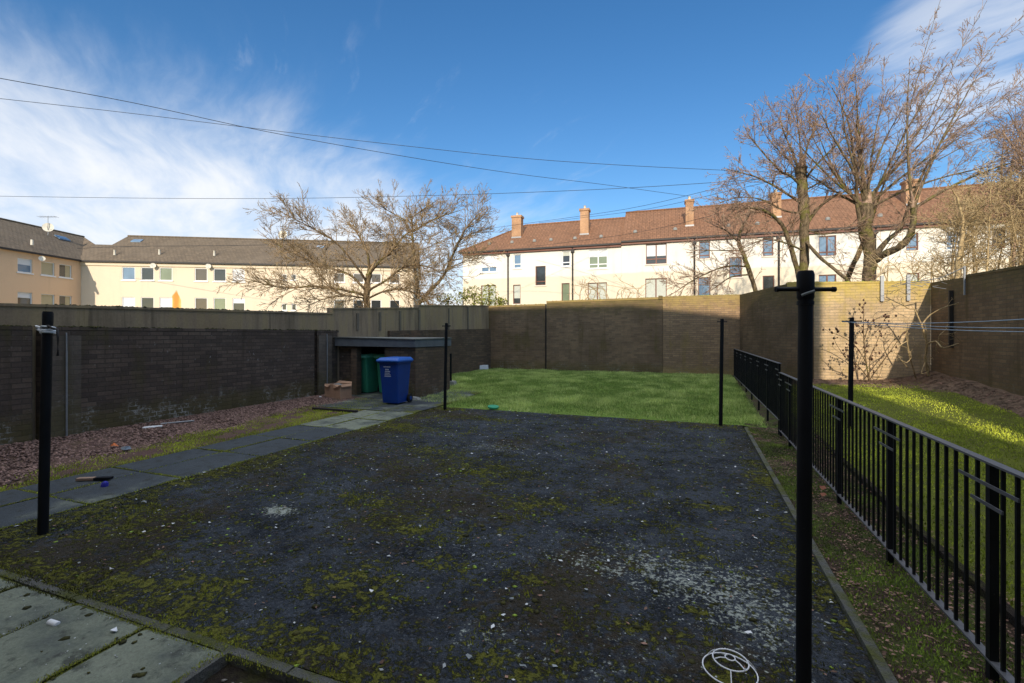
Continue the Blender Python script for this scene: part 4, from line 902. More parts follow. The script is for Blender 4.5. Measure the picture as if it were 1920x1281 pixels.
M['wood'] = simple('raw wood', (0.30, 0.20, 0.14), .8, .25, 20); M['blue_cap'] = simple('blue plastic cap', (0.03, 0.03, 0.32), .45, .2, 9)
slat(p - e * .17, p + e * .0, .028, .02, .045, M['wood']).build('raw_end', M['wood'], pk); slat(p + e * .001, p + e * .165, .028, .02, .045, M['black_paint']).build('painted_end', M['black_paint'], pk)
q = G(196, 914); m = MB(); m.tube([q + Vector((0, 0, .012)), q + Vector((.01, 0, .05)), q + Vector((.012, 0, .062))], [.033, .028, .015], 12); small('bottle_cap', m, M['blue_cap'], q, 'dark blue plastic cap beside the wooden batten on the path', 'cap')
a = at(301, 806, 8.05); b = at(364, 792, 8.35); a.z = b.z = .06; m = MB(); m.tube([a, b], .016, 8); small('metal_rod', m, M['grey_metal'], a, 'long pale metal tube lying on the gravel by the wall', 'tube')
a = at(266, 808, 7.7); b = at(304, 807, 7.9); a.z = b.z = .05; m = MB(); m.tube([a, a.lerp(b, .12), a.lerp(b, .5), b], [.012, .028, .028, .022], 8); small('paint_tube', m, M['white_plastic'], a, 'short white tube lying on the gravel left of the metal tube', 'tube')
q = G(236, 846); q.z = .03; m = MB(); m.hexa([q + Vector(v) for v in ((-.06, -.03, 0), (.05, -.05, 0), (.07, .03, 0), (-.04, .05, 0), (-.05, -.02, .03), (.05, -.03, .045), (.05, .02, .04), (-.03, .04, .02))]); small('crushed_carton', m, M['line_blue'], q, 'crushed pale blue carton on the moss beside the gravel', 'carton')
M['orange'] = simple('orange wrapper', (0.6, 0.16, 0.04), .6, .2, 15)
q = G(213, 841); q.z = .03; m = MB(); m.add([q + Vector(v) for v in ((-.05, -.02, 0), (.05, -.03, .02), (.06, .03, 0), (-.03, .04, .03), (0, 0, .05))], [(0, 1, 4), (1, 2, 4), (2, 3, 4), (3, 0, 4)]); small('orange_wrapper', m, M['orange'], q, 'orange wrapper on the gravel near the crushed carton', 'wrapper')
q = G(100, 1175); m = MB(); dd = (R3 * .9 - F3 * .3).normalized(); m.tube([q - dd * .035 + Vector((0, 0, .018)), q - dd * .032 + Vector((0, 0, .018)), q + dd * .03 + Vector((0, 0, .018)), q + dd * .034 + Vector((0, 0, .018))], [.010, .016, .016, .011], 12); small('white_bottle', m, M['white_plastic'], q, 'little white bottle lying on the near paving slab', 'bottle')
def scrap(px, py, s, label, mat=None, z=.012, gap=0.0):
    q = G(px, py); q.z = z; r_ = random.Random(px); m = MB(); n_ = 6
    pts = [q + Vector((math.cos(k * 6.28 / n_) * s * r_.uniform(.5, 1.1), math.sin(k * 6.28 / n_) * s * .7 * r_.uniform(.4, 1.1), r_.uniform(0, s * .5))) for k in range(n_)]
    m.add(pts + [q + Vector((0, 0, s * .3))], [(k, (k + 1) % n_, n_) for k in range(n_)])
    m.add([v + Vector((0, 0, .002)) for v in pts] + [q + Vector((0, 0, s * .3 + .002))], [(k, (k + 1) % n_, n_) for k in range(n_)])
    return small('paper_scrap', m, mat or M['white_plastic'], q, label, 'scrap', 'scraps lying about the yard')
scrap(215, 1190, .028, 'torn white scrap on the near slab right of the little bottle', z=.018)
scrap(980, 1256, .03, 'pale torn scrap low in the middle of the tarmac', M['specks'])
scrap(878, 1238, .022, 'pinkish white scrap left of the pale torn one', M['specks'])
scrap(696, 1113, .025, 'small white scrap on the round moss patch', M['white_plastic'])
scrap(210, 1072, .03, 'thin white scrap on the tarmac beyond the near kerb')
scrap(1404, 1192, .02, 'white scrap beside the near post above the wire frame', M['white_plastic'])
scrap(960, 1128, .018, 'tiny three cornered pale scrap in the tarmac middle', M['specks'])
scrap(270, 945, .035, 'flat whitish scrap between the path and the moss', M['specks'])
scrap(1470, 817, .06, 'white scrap by the foot of the railing behind the post', M['white_plastic'], .03)
q = G(1525, 935); q.z = .03; m = MB(); rr = random.Random(4)
M['rust'] = simple('rusty wrapper', (0.25, 0.09, 0.05), .8, .5, 25)
for k in range(7): c_ = q + Vector((rr.uniform(-.1, .1), rr.uniform(-.1, .1), rr.uniform(0, .06))); m.add([c_, c_ + Vector((.04, .01, .015)), c_ + Vector((.03, .035, .03)), c_ + Vector((-.015, .03, .02))], [(0, 1, 2, 3)])
small('crumpled_bag', m, M['rust'], q, 'rusty orange crumpled bag lying by the kerb behind the near post', 'bag')
q = at(903, 691, 18.6); q.z = zgf(q.x, q.y); m = MB(); m.hexa([q + R3 * x + F3 * y + Vector((0, 0, z)) for (x, y, z) in ((-.27, -.1, .02), (.27, -.06, .02), (.27, .14, .02), (-.27, .1, .02), (-.25, -.09, .17), (.26, -.05, .19), (.26, .13, .19), (-.25, .1, .17))]); small('foam_block', m, M['white_plastic'], q, 'white foam block lying on the grass in the far left corner', 'foam block')
M['green_lid'] = simple('green lid', (0.03, 0.30, 0.14), .5, .2, 9)
q = at(925, 768, 10.1); q.z = .02; m = MB(); m.disc(q + Vector((0, 0, .02)), (.1, -.1, 1), .12, .03, 16); small('green_lid', m, M['green_lid'], q, 'round green plastic lid on the edge of the lawn', 'lid')
q = G(776, 750); m = MB(); m.hexa([q + Vector(v) for v in ((-.15, -.08, 0), (.2, -.1, 0), (.18, .1, 0), (-.1, .1, 0), (-.1, -.05, .07), (.12, -.06, .06), (.1, .06, .07), (-.06, .07, .08))]); small('stone', m, M['concrete'], q, 'flat grey stone at the corner of the bin store', 'stone')
q = at(600, 750, 11.6); q.z = .02; m = MB(); m.tube([q, q + Vector((.03, -.03, .03)), q + Vector((.1, -.02, .02))], [.03, .04, .01], 6); small('plastic_bag', m, M['white_plastic'], q, 'small white plastic bag left of the cardboard box', 'bag')
m = MB(); q = G(640, 772); m.box(q.x - .75, q.x + .4, q.y - .03, q.y + .03, .0, .05); small('timber', m, M['gutter'], q, 'black timber lying on the moss before the cardboard box', 'timber')

# ------------------------------------------------------------------ buildings
def solve_t(o, u, px):
    """distance along a facade (o,u in (r,d)) where it meets pixel column px"""
    k = (px - PX0) / FPX; return (k * o[1] - o[0]) / (u[0] - k * u[1])
def window(parent, F, u0, u1, z0, z1, fm, pane_m, lights=2, depth=.12, low=0.0, sill=True, blind=None):
    fr = .06; m = MB(); n0, n1 = -depth - .02, -depth + .06
    F.box(m, u0, u0 + fr, z0, z1, n0, n1); F.box(m, u1 - fr, u1, z0, z1, n0, n1); F.box(m, u0 + fr, u1 - fr, z0, z0 + fr, n0, n1); F.box(m, u0 + fr, u1 - fr, z1 - fr, z1, n0, n1)
    for k in range(1, lights):
        c = u0 + (u1 - u0) * k / lights; F.box(m, c - .045, c + .045, z0 + fr, z1 - fr, n0, n1 - .005)
    if low:
        zz = z0 + (z1 - z0) * low
        for k in range(lights):
            a = u0 + (u1 - u0) * k / lights + .05; b = u0 + (u1 - u0) * (k + 1) / lights - .05; F.box(m, a, b, zz - .04, zz + .04, n0, n1 - .008)
    wo = m.build('window', fm, parent)
    m = MB(); m.quad(F.p(u0 + .02, z0 + .02, n0 + .03), F.p(u1 - .02, z0 + .02, n0 + .03), F.p(u1 - .02, z1 - .02, n0 + .03), F.p(u0 + .02, z1 - .02, n0 + .03)); m.build('pane', pane_m, wo)
    if blind:
        bm_, f0, f1, h0 = blind; m = MB(); w_ = u1 - u0; zb = z0 + (z1 - z0) * h0
        m.quad(F.p(u0 + w_ * f0 + fr, zb, n0 + .034), F.p(u0 + w_ * f1 - fr, zb, n0 + .034), F.p(u0 + w_ * f1 - fr, z1 - fr, n0 + .034), F.p(u0 + w_ * f0 + fr, z1 - fr, n0 + .034)); m.build('curtain', bm_, wo)
    if sill:
        m = MB(); F.box(m, u0 - .08, u1 + .08, z0 - .10, z0 - .002, -depth + .002, .06); m.build('sill', fm if fm is M['white_paint'] else M['white_wall_sill'], wo)
M['white_wall_sill'] = simple('painted sill', (0.70, 0.66, 0.56), .9, .1, 4)

# --- cream block on the left, main range
o1 = (-39.5, 43.0); u1v = (0.9908, 0.1354)
U = rd(*u1v); Nn = rd(0.1354, -0.9908); F1 = Frame(rd(*o1), U, Nn)
L1 = solve_t(o1, u1v, 775); EZ = 8.33
lb = empty('apartment_block', F1.p(0, 0), 'long cream rendered flats with a grey brown tiled roof behind the left wall', 'building')
stq = F1.p(solve_t(o1, u1v, 330), 0)
M['cream'] = render_wall('cream render', (0.76, 0.64, 0.48), (0.77, 0.66, 0.51), 4.0, stain=((stq.x, stq.y), 2.0, 5.9))
wins = []
def T1(px): return solve_t(o1, u1v, px)
panes = [('glass_blue', None), ('glass', None), ('glass_green', None), ('glass_brown', None), ('glass', None), ('glass_blue', ('blind', 0, 1, .0))]
panes2 = [('glass_blue', ('blind', 0, 1, .05)), ('glass', None), ('glass', ('blind', 0, 1, .25)), ('glass_brown', None), ('glass_green', None), ('glass', ('blind', 0, 1, .6))]
for k, px in enumerate((241, 276.5, 311, 377, 412, 447.5)):
    u = T1(px)
    wins.append((u - .55, u + .55, 6.72, 7.93, panes[k])); wins.append((u - .55, u + .55, 3.92, 5.14, panes2[k]))
for px in (533, 551):
    u = T1(px); wins.append((u - .22, u + .22, 6.95, 7.5, ('glass', None))); wins.append((u - .22, u + .22, 4.0, 4.65, ('glass', None)))
for px in (636, 672, 705, 740):
    u = T1(px); wins.append((u - .5, u + .5, 6.8, 7.7, ('glass_brown', None))); wins.append((u - .5, u + .5, 3.9, 5.1, ('glass', None)))
facade(F1, 0, L1, -.4, EZ, [w_[:4] for w_ in wins]).build('wall', M['cream'], lb)
m = MB(); m.quad(F1.p(L1, -.4), F1.p(L1, -.4, -10), F1.p(L1, EZ, -10), F1.p(L1, EZ)); m.poly([F1.p(L1, EZ), F1.p(L1, EZ, -10), F1.p(L1, 11.75, -5.0)]); m.build('gable', M['cream'], lb)
for (a, b, c, d, (pm, bl)) in wins:
    window(lb, F1, a, b, c, d, M['white_paint'], M[pm], 1, .10, blind=(M[bl[0]], *bl[1:]) if bl else None)
m = MB(); F1.box(m, .0, L1 + .2, EZ - .02, EZ + .12, .12, .32); m.build('gutter', M['gutter'], lb)
m = MB(); F1.box(m, .02, L1, EZ - .32, EZ - .03, .001, .10); m.build('cornice', M['cream'], lb)
def rp(F, u, n, z): return F.p(u, z, n)
RS = 5.3
def zr1(n): return EZ + .1 + (-n + .25) * (11.8 - EZ - .1) / (RS + .25)
nv = -(10.5 - EZ - .1) / (11.8 - EZ - .1) * (RS + .25) + .25
def U1z(px, n):   # u at slope offset n for a pixel column
    oo = (o1[0] - .1354 * (-n) * -1 * -1, o1[1]); b0 = F1.o + F1.n * n
    r = b0.x * CT + b0.y * ST; d = -b0.x * ST + b0.y * CT; return solve_t((r, d), u1v, px)
uv1, uv2, ur1 = U1z(178, nv), U1z(210, nv), U1z(240, -RS); ur2 = L1 + .2
m = MB(); m.poly([rp(F1, -.25, .25, zr1(.25)), rp(F1, ur2, .25, zr1(.25)), rp(F1, ur2, -RS, zr1(-RS)), rp(F1, ur1, -RS, zr1(-RS)), rp(F1, uv2, nv, zr1(nv)), rp(F1, uv1, nv, zr1(nv))])
m.poly([rp(F1, ur2, -RS, 11.8), rp(F1, ur2, -2 * RS, EZ), rp(F1, uv2, -2 * RS, EZ), rp(F1, ur1, -RS, 11.8)])
m.poly([rp(F1, ur1, -RS, 11.8), rp(F1, uv2 - 2, -2 * RS, EZ), rp(F1, uv2, nv, zr1(nv) - .01)])
roof1 = m.build('roof', M['roof_grey'], lb)
m = MB(); m.tube([rp(F1, ur1, -RS, 11.83), rp(F1, ur2, -RS, 11.83)], .09, 6); m.build('ridge', M['roof_grey'], roof1)
def on_slope1(px, n): return rp(F1, U1z(px, n), n, zr1(n))
for (px, n) in ((299, -1.2), (402, -1.2), (215, -.9)):
    c = on_slope1(px, n); m = MB(); m.tube([c, c + Vector((0, 0, .45)), c + Vector((0, 0, .5))], [.10, .09, .13], 8); m.build('vent', M['white_wall_sill'], roof1)
def skylight(c, du, dn, parent):
    m = MB(); q = [c - F1.u * du, c + F1.u * du, c + F1.u * du - F1.n * dn + Vector((0, 0, dn * .62)), c - F1.u * du - F1.n * dn + Vector((0, 0, dn * .62))]
    m.prism(q, [v + Vector((0, 0, .09)) for v in q]); m.build('skylight', M['glass_blue'], parent)
skylight(on_slope1(254, -3.9), .45, .5, roof1); skylight(on_slope1(600, -3.6), .35, .4, roof1)
def dish(c, s, parent, facing):
    m = MB(); f = Vector(facing).normalized(); a = f.orthogonal().normalized(); b = f.cross(a); vs = [c - f * s * .25]; fs = []
    n_ = 14
    for k in range(n_): vs.append(c + (a * math.cos(6.283 * k / n_) + b * math.sin(6.283 * k / n_)) * s)
    fs = [(0, 1 + k, 1 + (k + 1) % n_) for k in range(n_)]; m.add(vs, fs, True)
    m.tube([c - f * s * .25, c - f * s * .3 + Vector((0, 0, -s * 1.3))], s * .08, 5); m.tube([c - Vector((0, 0, s * .8)), c + f * s * .8], s * .05, 4)
    m.build('satellite_dish', M['white_wall_sill'], parent)
def aerial(c, h, parent):
    m = MB(); m.tube([c, c + Vector((0, 0, h))], .025, 5); e_ = (R3 + F3 * .6).normalized(); m.tube([c + Vector((0, 0, h)) - e_ * .6, c + Vector((0, 0, h + .1)) + e_ * .6], .018, 4)
    for k in range(7): q = c + Vector((0, 0, h + .08 * (k / 3 - 1))) + e_ * (.19 * (k - 3)); m.tube([q - Vector((.22, -.3, 0)), q + Vector((.22, -.3, 0))], .012, 4)
    m.build('aerial', M['grey_metal'], parent)
for px, py in ((291, 499), (394, 500)): dish(F1.p(T1(px), HZ + (PY0 - py) / FPX * (43 + .1354 * T1(px)), .35), .24, lb, (1, -1, .3))
c = on_slope1(530, -4.6); dish(c + Vector((0, 0, .9)), .45, roof1, (.6, -1, .2)); aerial(c, 1.7, roof1)

# --- left wing
lwb = empty('apartment_wing', rd(-39.4, 40), 'side wing of flats at the left edge, coloured orange as if sunlit, roof with skylight and dish', 'building')
F2 = Frame(rd(-39.85, 36.1), rd(.055, 1.0), rd(1.0, -.055)); L2 = 6.9
M['wing_sun_tint'] = render_wall('sun tinted render', (0.80, 0.55, 0.35), (0.80, 0.54, 0.34), 4.0)  # orange of the grazing sun put into the base colour
wins = []
for k, px in enumerate((47, 90, 123)):
    u = solve_t((-39.85, 36.1), (.05492, .9985), px)
    wins.append((u - .55, u + .55, 6.70, 7.85, [('glass_blue', ('blind', 0, 1, .55)), ('glass', ('blind_tan', 0, 1, .02)), ('glass', ('blind_tan', .5, 1, .02))][k]))
    wins.append((u - .55, u + .55, 3.95, 5.10, [('glass', ('blind', 0, 1, .6)), ('glass', ('blind_tan', 0, 1, .02)), ('glass', ('blind_tan', .5, 1, .02))][k]))
facade(F2, 0, L2, -.4, EZ, [w_[:4] for w_ in wins]).build('wall', M['wing_sun_tint'], lwb)
for (a, b, c, d, (pm, bl)) in wins: window(lwb, F2, a, b, c, d, M['white_paint'], M[pm], 1, .12, blind=(M[bl[0]], *bl[1:]) if bl else None)
m = MB(); m.quad(F2.p(0, -.4, -10.8), F2.p(0, -.4), F2.p(0, EZ), F2.p(0, EZ, -10.8)); m.poly([F2.p(0, EZ, -10.8), F2.p(0, EZ), F2.p(0, 11.7, -5.3)]); m.build('gable', M['cream'], lwb)
m = MB(); F2.box(m, -.1, L2 - .35, EZ - .02, EZ + .12, .12, .30); m.build('gutter', M['gutter'], lwb)
vpt = rp(F1, uv1, nv, zr1(nv)); rend = rd(-44.5, 48.8, 11.8)
m = MB(); m.poly([F2.p(-.3, EZ + .1, .25), F2.p(L2 - .2, EZ + .1, .25), vpt, rend, F2.p(-.3, 11.8, -5.3)])
m.poly([F2.p(-.3, 11.8, -5.3), rend, F2.p(16, EZ, -11), F2.p(-.3, EZ, -11)]); m.poly([rend, vpt, rp(F1, uv1, -2 * RS, EZ), F2.p(16, EZ, -11)])
m.poly([vpt + Vector((0, 0, -.02)), rp(F1, uv2, nv, zr1(nv) - .02), rp(F1, uv2, -2 * RS, EZ), rp(F1, uv1, -2 * RS, EZ)])
roof2 = m.build('roof', M['roof_grey'], lwb)
m = MB(); m.tube([F2.p(-.3, 11.83, -5.3), rend + Vector((0, 0, .03))], .09, 6); m.build('ridge', M['roof_grey'], roof2)
def on_wing(px, f):
    """point on the wing's roof slope: f from eave 0 to ridge 1"""
    rr_ = -39.2 - 5.3 * f; d = rr_ / ((px - PX0) / FPX); return rd(rr_, d, EZ + .1 + f * (11.8 - EZ - .1))
c = on_wing(112, .66); e_ = rd(0, 1); s_ = (on_wing(112, .74) - on_wing(112, .6)); s_ = Vector((rd(-1, 0).x * .5, rd(-1, 0).y * .5, .33))
q = [c, c + e_ * 1.1, c + e_ * 1.1 + s_, c + s_]; m = MB(); m.prism(q, [v + Vector((0, 0, .12)) for v in q]); m.build('skylight', M['glass_blue'], roof2)
c = on_wing(60, .22); m = MB(); m.tube([c, c + Vector((0, 0, .45))], .10, 8); m.build('vent', M['white_wall_sill'], roof2)
c = on_wing(90, .72); dish(c + Vector((0, 0, .75)), .42, roof2, (.8, -.6, .2)); aerial(c, 1.7, roof2)
dish(F2.p(3.1, 8.0, .45), .22, lwb, (1, -.4, .3))

# --- white terrace on the right, two blocks with a step in the roof
o3 = (-4.4, 42.1); u3v = (.951, -.309); N3 = rd(-.309, -.951); F3f = Frame(rd(*o3), rd(*u3v), N3)
def T3(px): return solve_t(o3, u3v, px)
def D3(tt): return o3[1] + u3v[1] * tt
def Z3(px, py): return HZ + (PY0 - py) / FPX * D3(T3(px))
M['white_render'] = render_wall('white and cream render', (0.79, 0.76, 0.68), (0.75, 0.66, 0.51), 6.55)
tS = T3(1165)
def terrace(label, t0, t1, ez, rz, wl, hip, chims, vents, pipes):
    root = empty('terrace_block', F3f.p(t0, 0), label, 'building')
    wl = [(T3(a), T3(b), Z3((a + b) / 2, d), Z3((a + b) / 2, c), fm, pm, li, lo, bl) for (a, b, c, d, fm, pm, li, lo, bl) in wl]
    facade(F3f, t0, t1, -.4, ez, [w_[:4] for w_ in wl], .14).build('wall', M['white_render'], root)
    m = MB()
    for tt in ((t0, t1)): m.quad(F3f.p(tt, -.4), F3f.p(tt, -.4, -9), F3f.p(tt, ez, -9), F3f.p(tt, ez))
    m.quad(F3f.p(t1, -.4, -9), F3f.p(t0, -.4, -9), F3f.p(t0, ez, -9), F3f.p(t1, ez, -9)); m.build('end_wall', M['white_render'], root)
    for (a, b, c, d, fm, pm, li, lo, bl) in wl: window(root, F3f, a, b, c, d, M[fm], M[pm], li, .14, low=lo, blind=(M[bl[0]], *bl[1:]) if bl else None)
    RD = 4.5; h = 4.5 if hip else 0
    zz = lambda n: ez + .08 + (.3 - n) * (rz - ez - .08) / (RD + .3)
    m = MB(); m.poly([F3f.p(t0 - (.3 if hip else 0), zz(.3), .3), F3f.p(t1, zz(.3), .3), F3f.p(t1, rz, -RD), F3f.p(t0 + h, rz, -RD)])
    m.poly([F3f.p(t1, ez, -2 * RD), F3f.p(t0 - (.3 if hip else 0), ez, -2 * RD), F3f.p(t0 + h, rz, -RD), F3f.p(t1, rz, -RD)])
    if hip: m.poly([F3f.p(t0 - .3, ez + .08, -2 * RD), F3f.p(t0 - .3, zz(.3), .3), F3f.p(t0 + h, rz, -RD)])
    else: m.poly([F3f.p(t0, zz(.3), .3), F3f.p(t0, rz, -RD), F3f.p(t0, ez, -2 * RD)])
    m.poly([F3f.p(t1, zz(.3), .3), F3f.p(t1, ez, -2 * RD), F3f.p(t1, rz, -RD)])
    roof = m.build('roof', M['roof_red'], root)
    m = MB(); m.tube([F3f.p(t0 + h, rz + .02, -RD), F3f.p(t1, rz + .02, -RD)], .10, 6)
    if hip: m.tube([F3f.p(t0 + h, rz + .02, -RD), F3f.p(t0 - .3, zz(.3) + .02, .3)], .09, 6)
    m.build('ridge', M['roof_red'], roof)
    m = MB(); F3f.box(m, t0 - (.3 if hip else 0), t1, ez - .06, ez + .07, .16, .32); m.build('gutter', M['gutter'], root)
    m = MB(); F3f.box(m, t0, t1, ez - .22, ez - .062, .001, .20); m.build('soffit', M['brown_paint'], root)
    def slope_t(px, n):
        b0 = F3f.o + F3f.n * n; r = b0.x * CT + b0.y * ST; d = -b0.x * ST + b0.y * CT; return solve_t((r, d), u3v, px), d
    for (px, wpx, ytop, ybot) in chims:
        n = -1.7
        for _ in range(6):
            tt, d0 = slope_t(px, n); d = d0 + u3v[1] * tt; zt = HZ + (PY0 - ybot) / FPX * d; n = .3 - (zt - ez - .08) * (RD + .3) / (rz - ez - .08)
        ztop = HZ + (PY0 - ytop) / FPX * d; wd = wpx / FPX * d / 2
        m = MB(); F3f.box(m, tt - wd, tt + wd, zt - .8, ztop - .18, n - .75, n); F3f.box(m, tt - wd - .07, tt + wd + .07, ztop - .18, ztop, n - .82, n + .07); ch = m.build('chimney', M['brick_chimney'], roof)
        m = MB(); c = F3f.p(tt, ztop, n - .3); m.tube([c, c + Vector((0, 0, .28)), c + Vector((0, 0, .30))], [.12, .10, .13], 8); m.build('pot', M['white_wall_sill'], ch)
        m = MB(); F3f.box(m, tt - wd - .03, tt + wd + .03, zt - .12, zt + .10, n + .001, n + .03); m.build('flashing', M['grey_metal'], ch)
    for (px, n) in vents:
        tt, d0 = slope_t(px, n); c = F3f.p(tt, zz(n), n); m = MB(); m.tube([c + Vector((0, 0, -.05)), c + Vector((0, 0, .14)), c + Vector((0, 0, .20))], [.16, .15, .04], 8); m.build('roof_vent', M['concrete'], roof)
    for px in pipes:
        tt = T3(px); m = MB(); m.tube([F3f.p(tt, -.3, .09), F3f.p(tt, ez - .25, .09), F3f.p(tt, ez - .05, .24)], .065, 8); F3f.box(m, tt - .15, tt + .15, ez - .45, ez - .24, .03, .2); m.build('downpipe', M['gutter'], root)
    return root
cu = ('curtain', 0, 1, .0)
WL1 = [(902, 931, 478, 510, 'white_paint', 'glass_blue', 2, .3, ('blind', 0, 1, .3)), (963, 977, 477, 503, 'white_paint', 'glass_blue', 1, .3, None), (1054, 1069, 471, 499, 'white_paint', 'glass', 1, .25, ('curtain', 0, 1, .7)),
       (1104, 1139, 468, 503, 'white_paint', 'glass_green', 2, .22, ('blind', 0, 1, .62)), (1004, 1023, 499, 535, 'brown_paint', 'glass', 1, .2, None),
       (902, 930, 535, 575, 'brown_paint', 'glass_green', 2, 0, cu), (962, 976, 534, 570, 'brown_paint', 'glass', 1, 0, ('curtain', 0, 1, .3)), (1053, 1068, 531, 568, 'brown_paint', 'glass_green', 1, 0, None), (1102, 1138, 530, 570, 'brown_paint', 'glass_green', 2, 0, cu)]
terrace('white and cream terrace block with a hipped red roof, left of the roof step', 0, tS, 8.93, 12.1, WL1, True, [(968, 18, 404, 446), (1095.5, 16, 391, 440)], [(918, -.9), (960, -.9), (1002, -.9), (1033, -.9), (1078, -.9), (1127, -.9)], [953, 1074])
WL2 = [(1211, 1250, 457, 495, 'brown_paint', 'glass', 2, .25, ('blind', 0, 1, .4)), (1311, 1331, 453, 485, 'brown_paint', 'glass_blue', 1, .2, None), (1430, 1450, 446, 480, 'brown_paint', 'glass_blue', 1, .2, None), (1367, 1391, 482, 520, 'brown_paint', 'glass_blue', 1, .2, None),
       (1535, 1568, 442, 480, 'brown_paint', 'glass_blue', 2, .2, None), (1699, 1722, 437, 470, 'brown_paint', 'glass_blue', 1, .2, None), (1775, 1800, 432, 468, 'white_paint', 'glass_blue', 2, .2, None), (1860, 1885, 428, 466, 'brown_paint', 'glass', 1, .2, None),
       (1210, 1250, 522, 562, 'brown_paint', 'glass_green', 2, 0, cu), (1309, 1332, 520, 562, 'brown_paint', 'glass_blue', 1, 0, None), (1430, 1452, 517, 560, 'brown_paint', 'glass', 1, 0, None), (1535, 1568, 515, 560, 'brown_paint', 'glass_blue', 2, 0, None), (1700, 1724, 512, 560, 'brown_paint', 'glass', 1, 0, cu)]
terrace('white and cream terrace block with a higher red roof behind the right trees', tS + .005, 52, 9.06, 12.55, WL2, False, [(1293, 14, 374, 424), (1456, 16, 361, 408), (1712, 22, 336, 384)], [(1191, -.9), (1266, -.9), (1366, -.9), (1420, -.9), (1552, -.9), (1650, -.9)], [1302, 1460, 1640])

# --- the tenement behind the viewer, whose shade covers the yard
tb = empty('tenement', (-4, -2.5, 0), 'tall sandstone tenement behind the viewer that shades the yard', 'building')
M['sandstone'] = render_wall('sandstone', (0.42, 0.36, 0.27), (0.40, 0.34, 0.26), 3.0)
Ft = Frame((5.91, -2.5, 0), (-1, 0, 0), (0, 1, 0)); holes = [(u, u + 1.1, z, z + 1.7) for u in (1.2, 4.2, 7.2, 10.2, 13.2, 16.2) for z in (1.0, 4.2, 7.3)]
facade(Ft, 0, 21.9, -.4, 10.28, holes).build('wall', M['sandstone'], tb)
m = MB(); prof = [(-16, 10.92), (1.0, 10.92), (5.91, 10.28)]
m.poly([(5.91, -2.5, 10.28), (-16, -2.5, 10.28), (-16, -2.5, 10.92), (1.0, -2.5, 10.92)]); m.build('parapet', M['sandstone'], tb)
m = MB(); m.quad((5.91, -2.5, -.4), (5.91, -12, -.4), (5.91, -12, 10.28), (5.91, -2.5, 10.28)); m.quad((-16, -12, -.4), (-16, -2.5, -.4), (-16, -2.5, 10.92), (-16, -12, 10.92)); m.build('end_wall', M['sandstone'], tb)
m = MB(); m.poly([(5.91, -2.5, 10.285), (1.0, -2.5, 10.925), (1.0, -12, 10.9), (5.91, -12, 10.28)]); m.poly([(1.0, -2.5, 10.925), (-16, -2.5, 10.925), (-16, -12, 10.9), (1.0, -12, 10.9)]); m.build('roof', M['roof_grey'], tb)
for (a, b, c, d) in holes: window(tb, Ft, a, b, c, d, M['white_paint'], M['glass'], 1, .12, low=.5)

# ------------------------------------------------------------------ trees
def twig_rec(R, p, d, L, r, lev, maxlev, spec, out):
    """grow one branch and its children; out[lev] collects (points, radii)"""
    n = 5 if lev < 2 else 4; pts = [p.copy()]; rad = [r]; q = p.copy(); dd = d.normalized()
    for k in range(n):
        dd = (dd + Vector((R.gauss(0, 1), R.gauss(0, 1), R.gauss(0, 1))) * spec['wig'] + spec['bias'] * spec['bs']).normalized()
        q = q + dd * (L / n); pts.append(q.copy()); rad.append(max(spec['rmin'], r * (1 - .72 * (k + 1) / n)))
    out.append((lev, pts, rad))
    if lev >= maxlev: return
    nc = max(2, int(L / spec['gap'][min(lev, len(spec['gap']) - 1)] * R.uniform(.7, 1.3)))
    for c in range(nc):
        f = R.uniform(spec.get('f0', .15), 1.0); i = min(n - 1, int(f * n)); b = pts[i].lerp(pts[i + 1], f * n - i); t_ = (pts[i + 1] - pts[i]).normalized()
        a = t_.orthogonal().normalized(); a = a.copy(); w_ = t_.cross(a); ph = R.uniform(0, 6.283); ang = math.radians(R.uniform(*spec['ang']))
        cd = t_ * math.cos(ang) + (a * math.cos(ph) + w_ * math.sin(ph)) * math.sin(ang)
        cd.x *= 1; twig_rec(R, b, cd, L * R.uniform(*spec['len']) * (1.1 - .5 * f), max(spec['rmin'], rad[i] * .55), lev + 1, maxlev, spec, out)
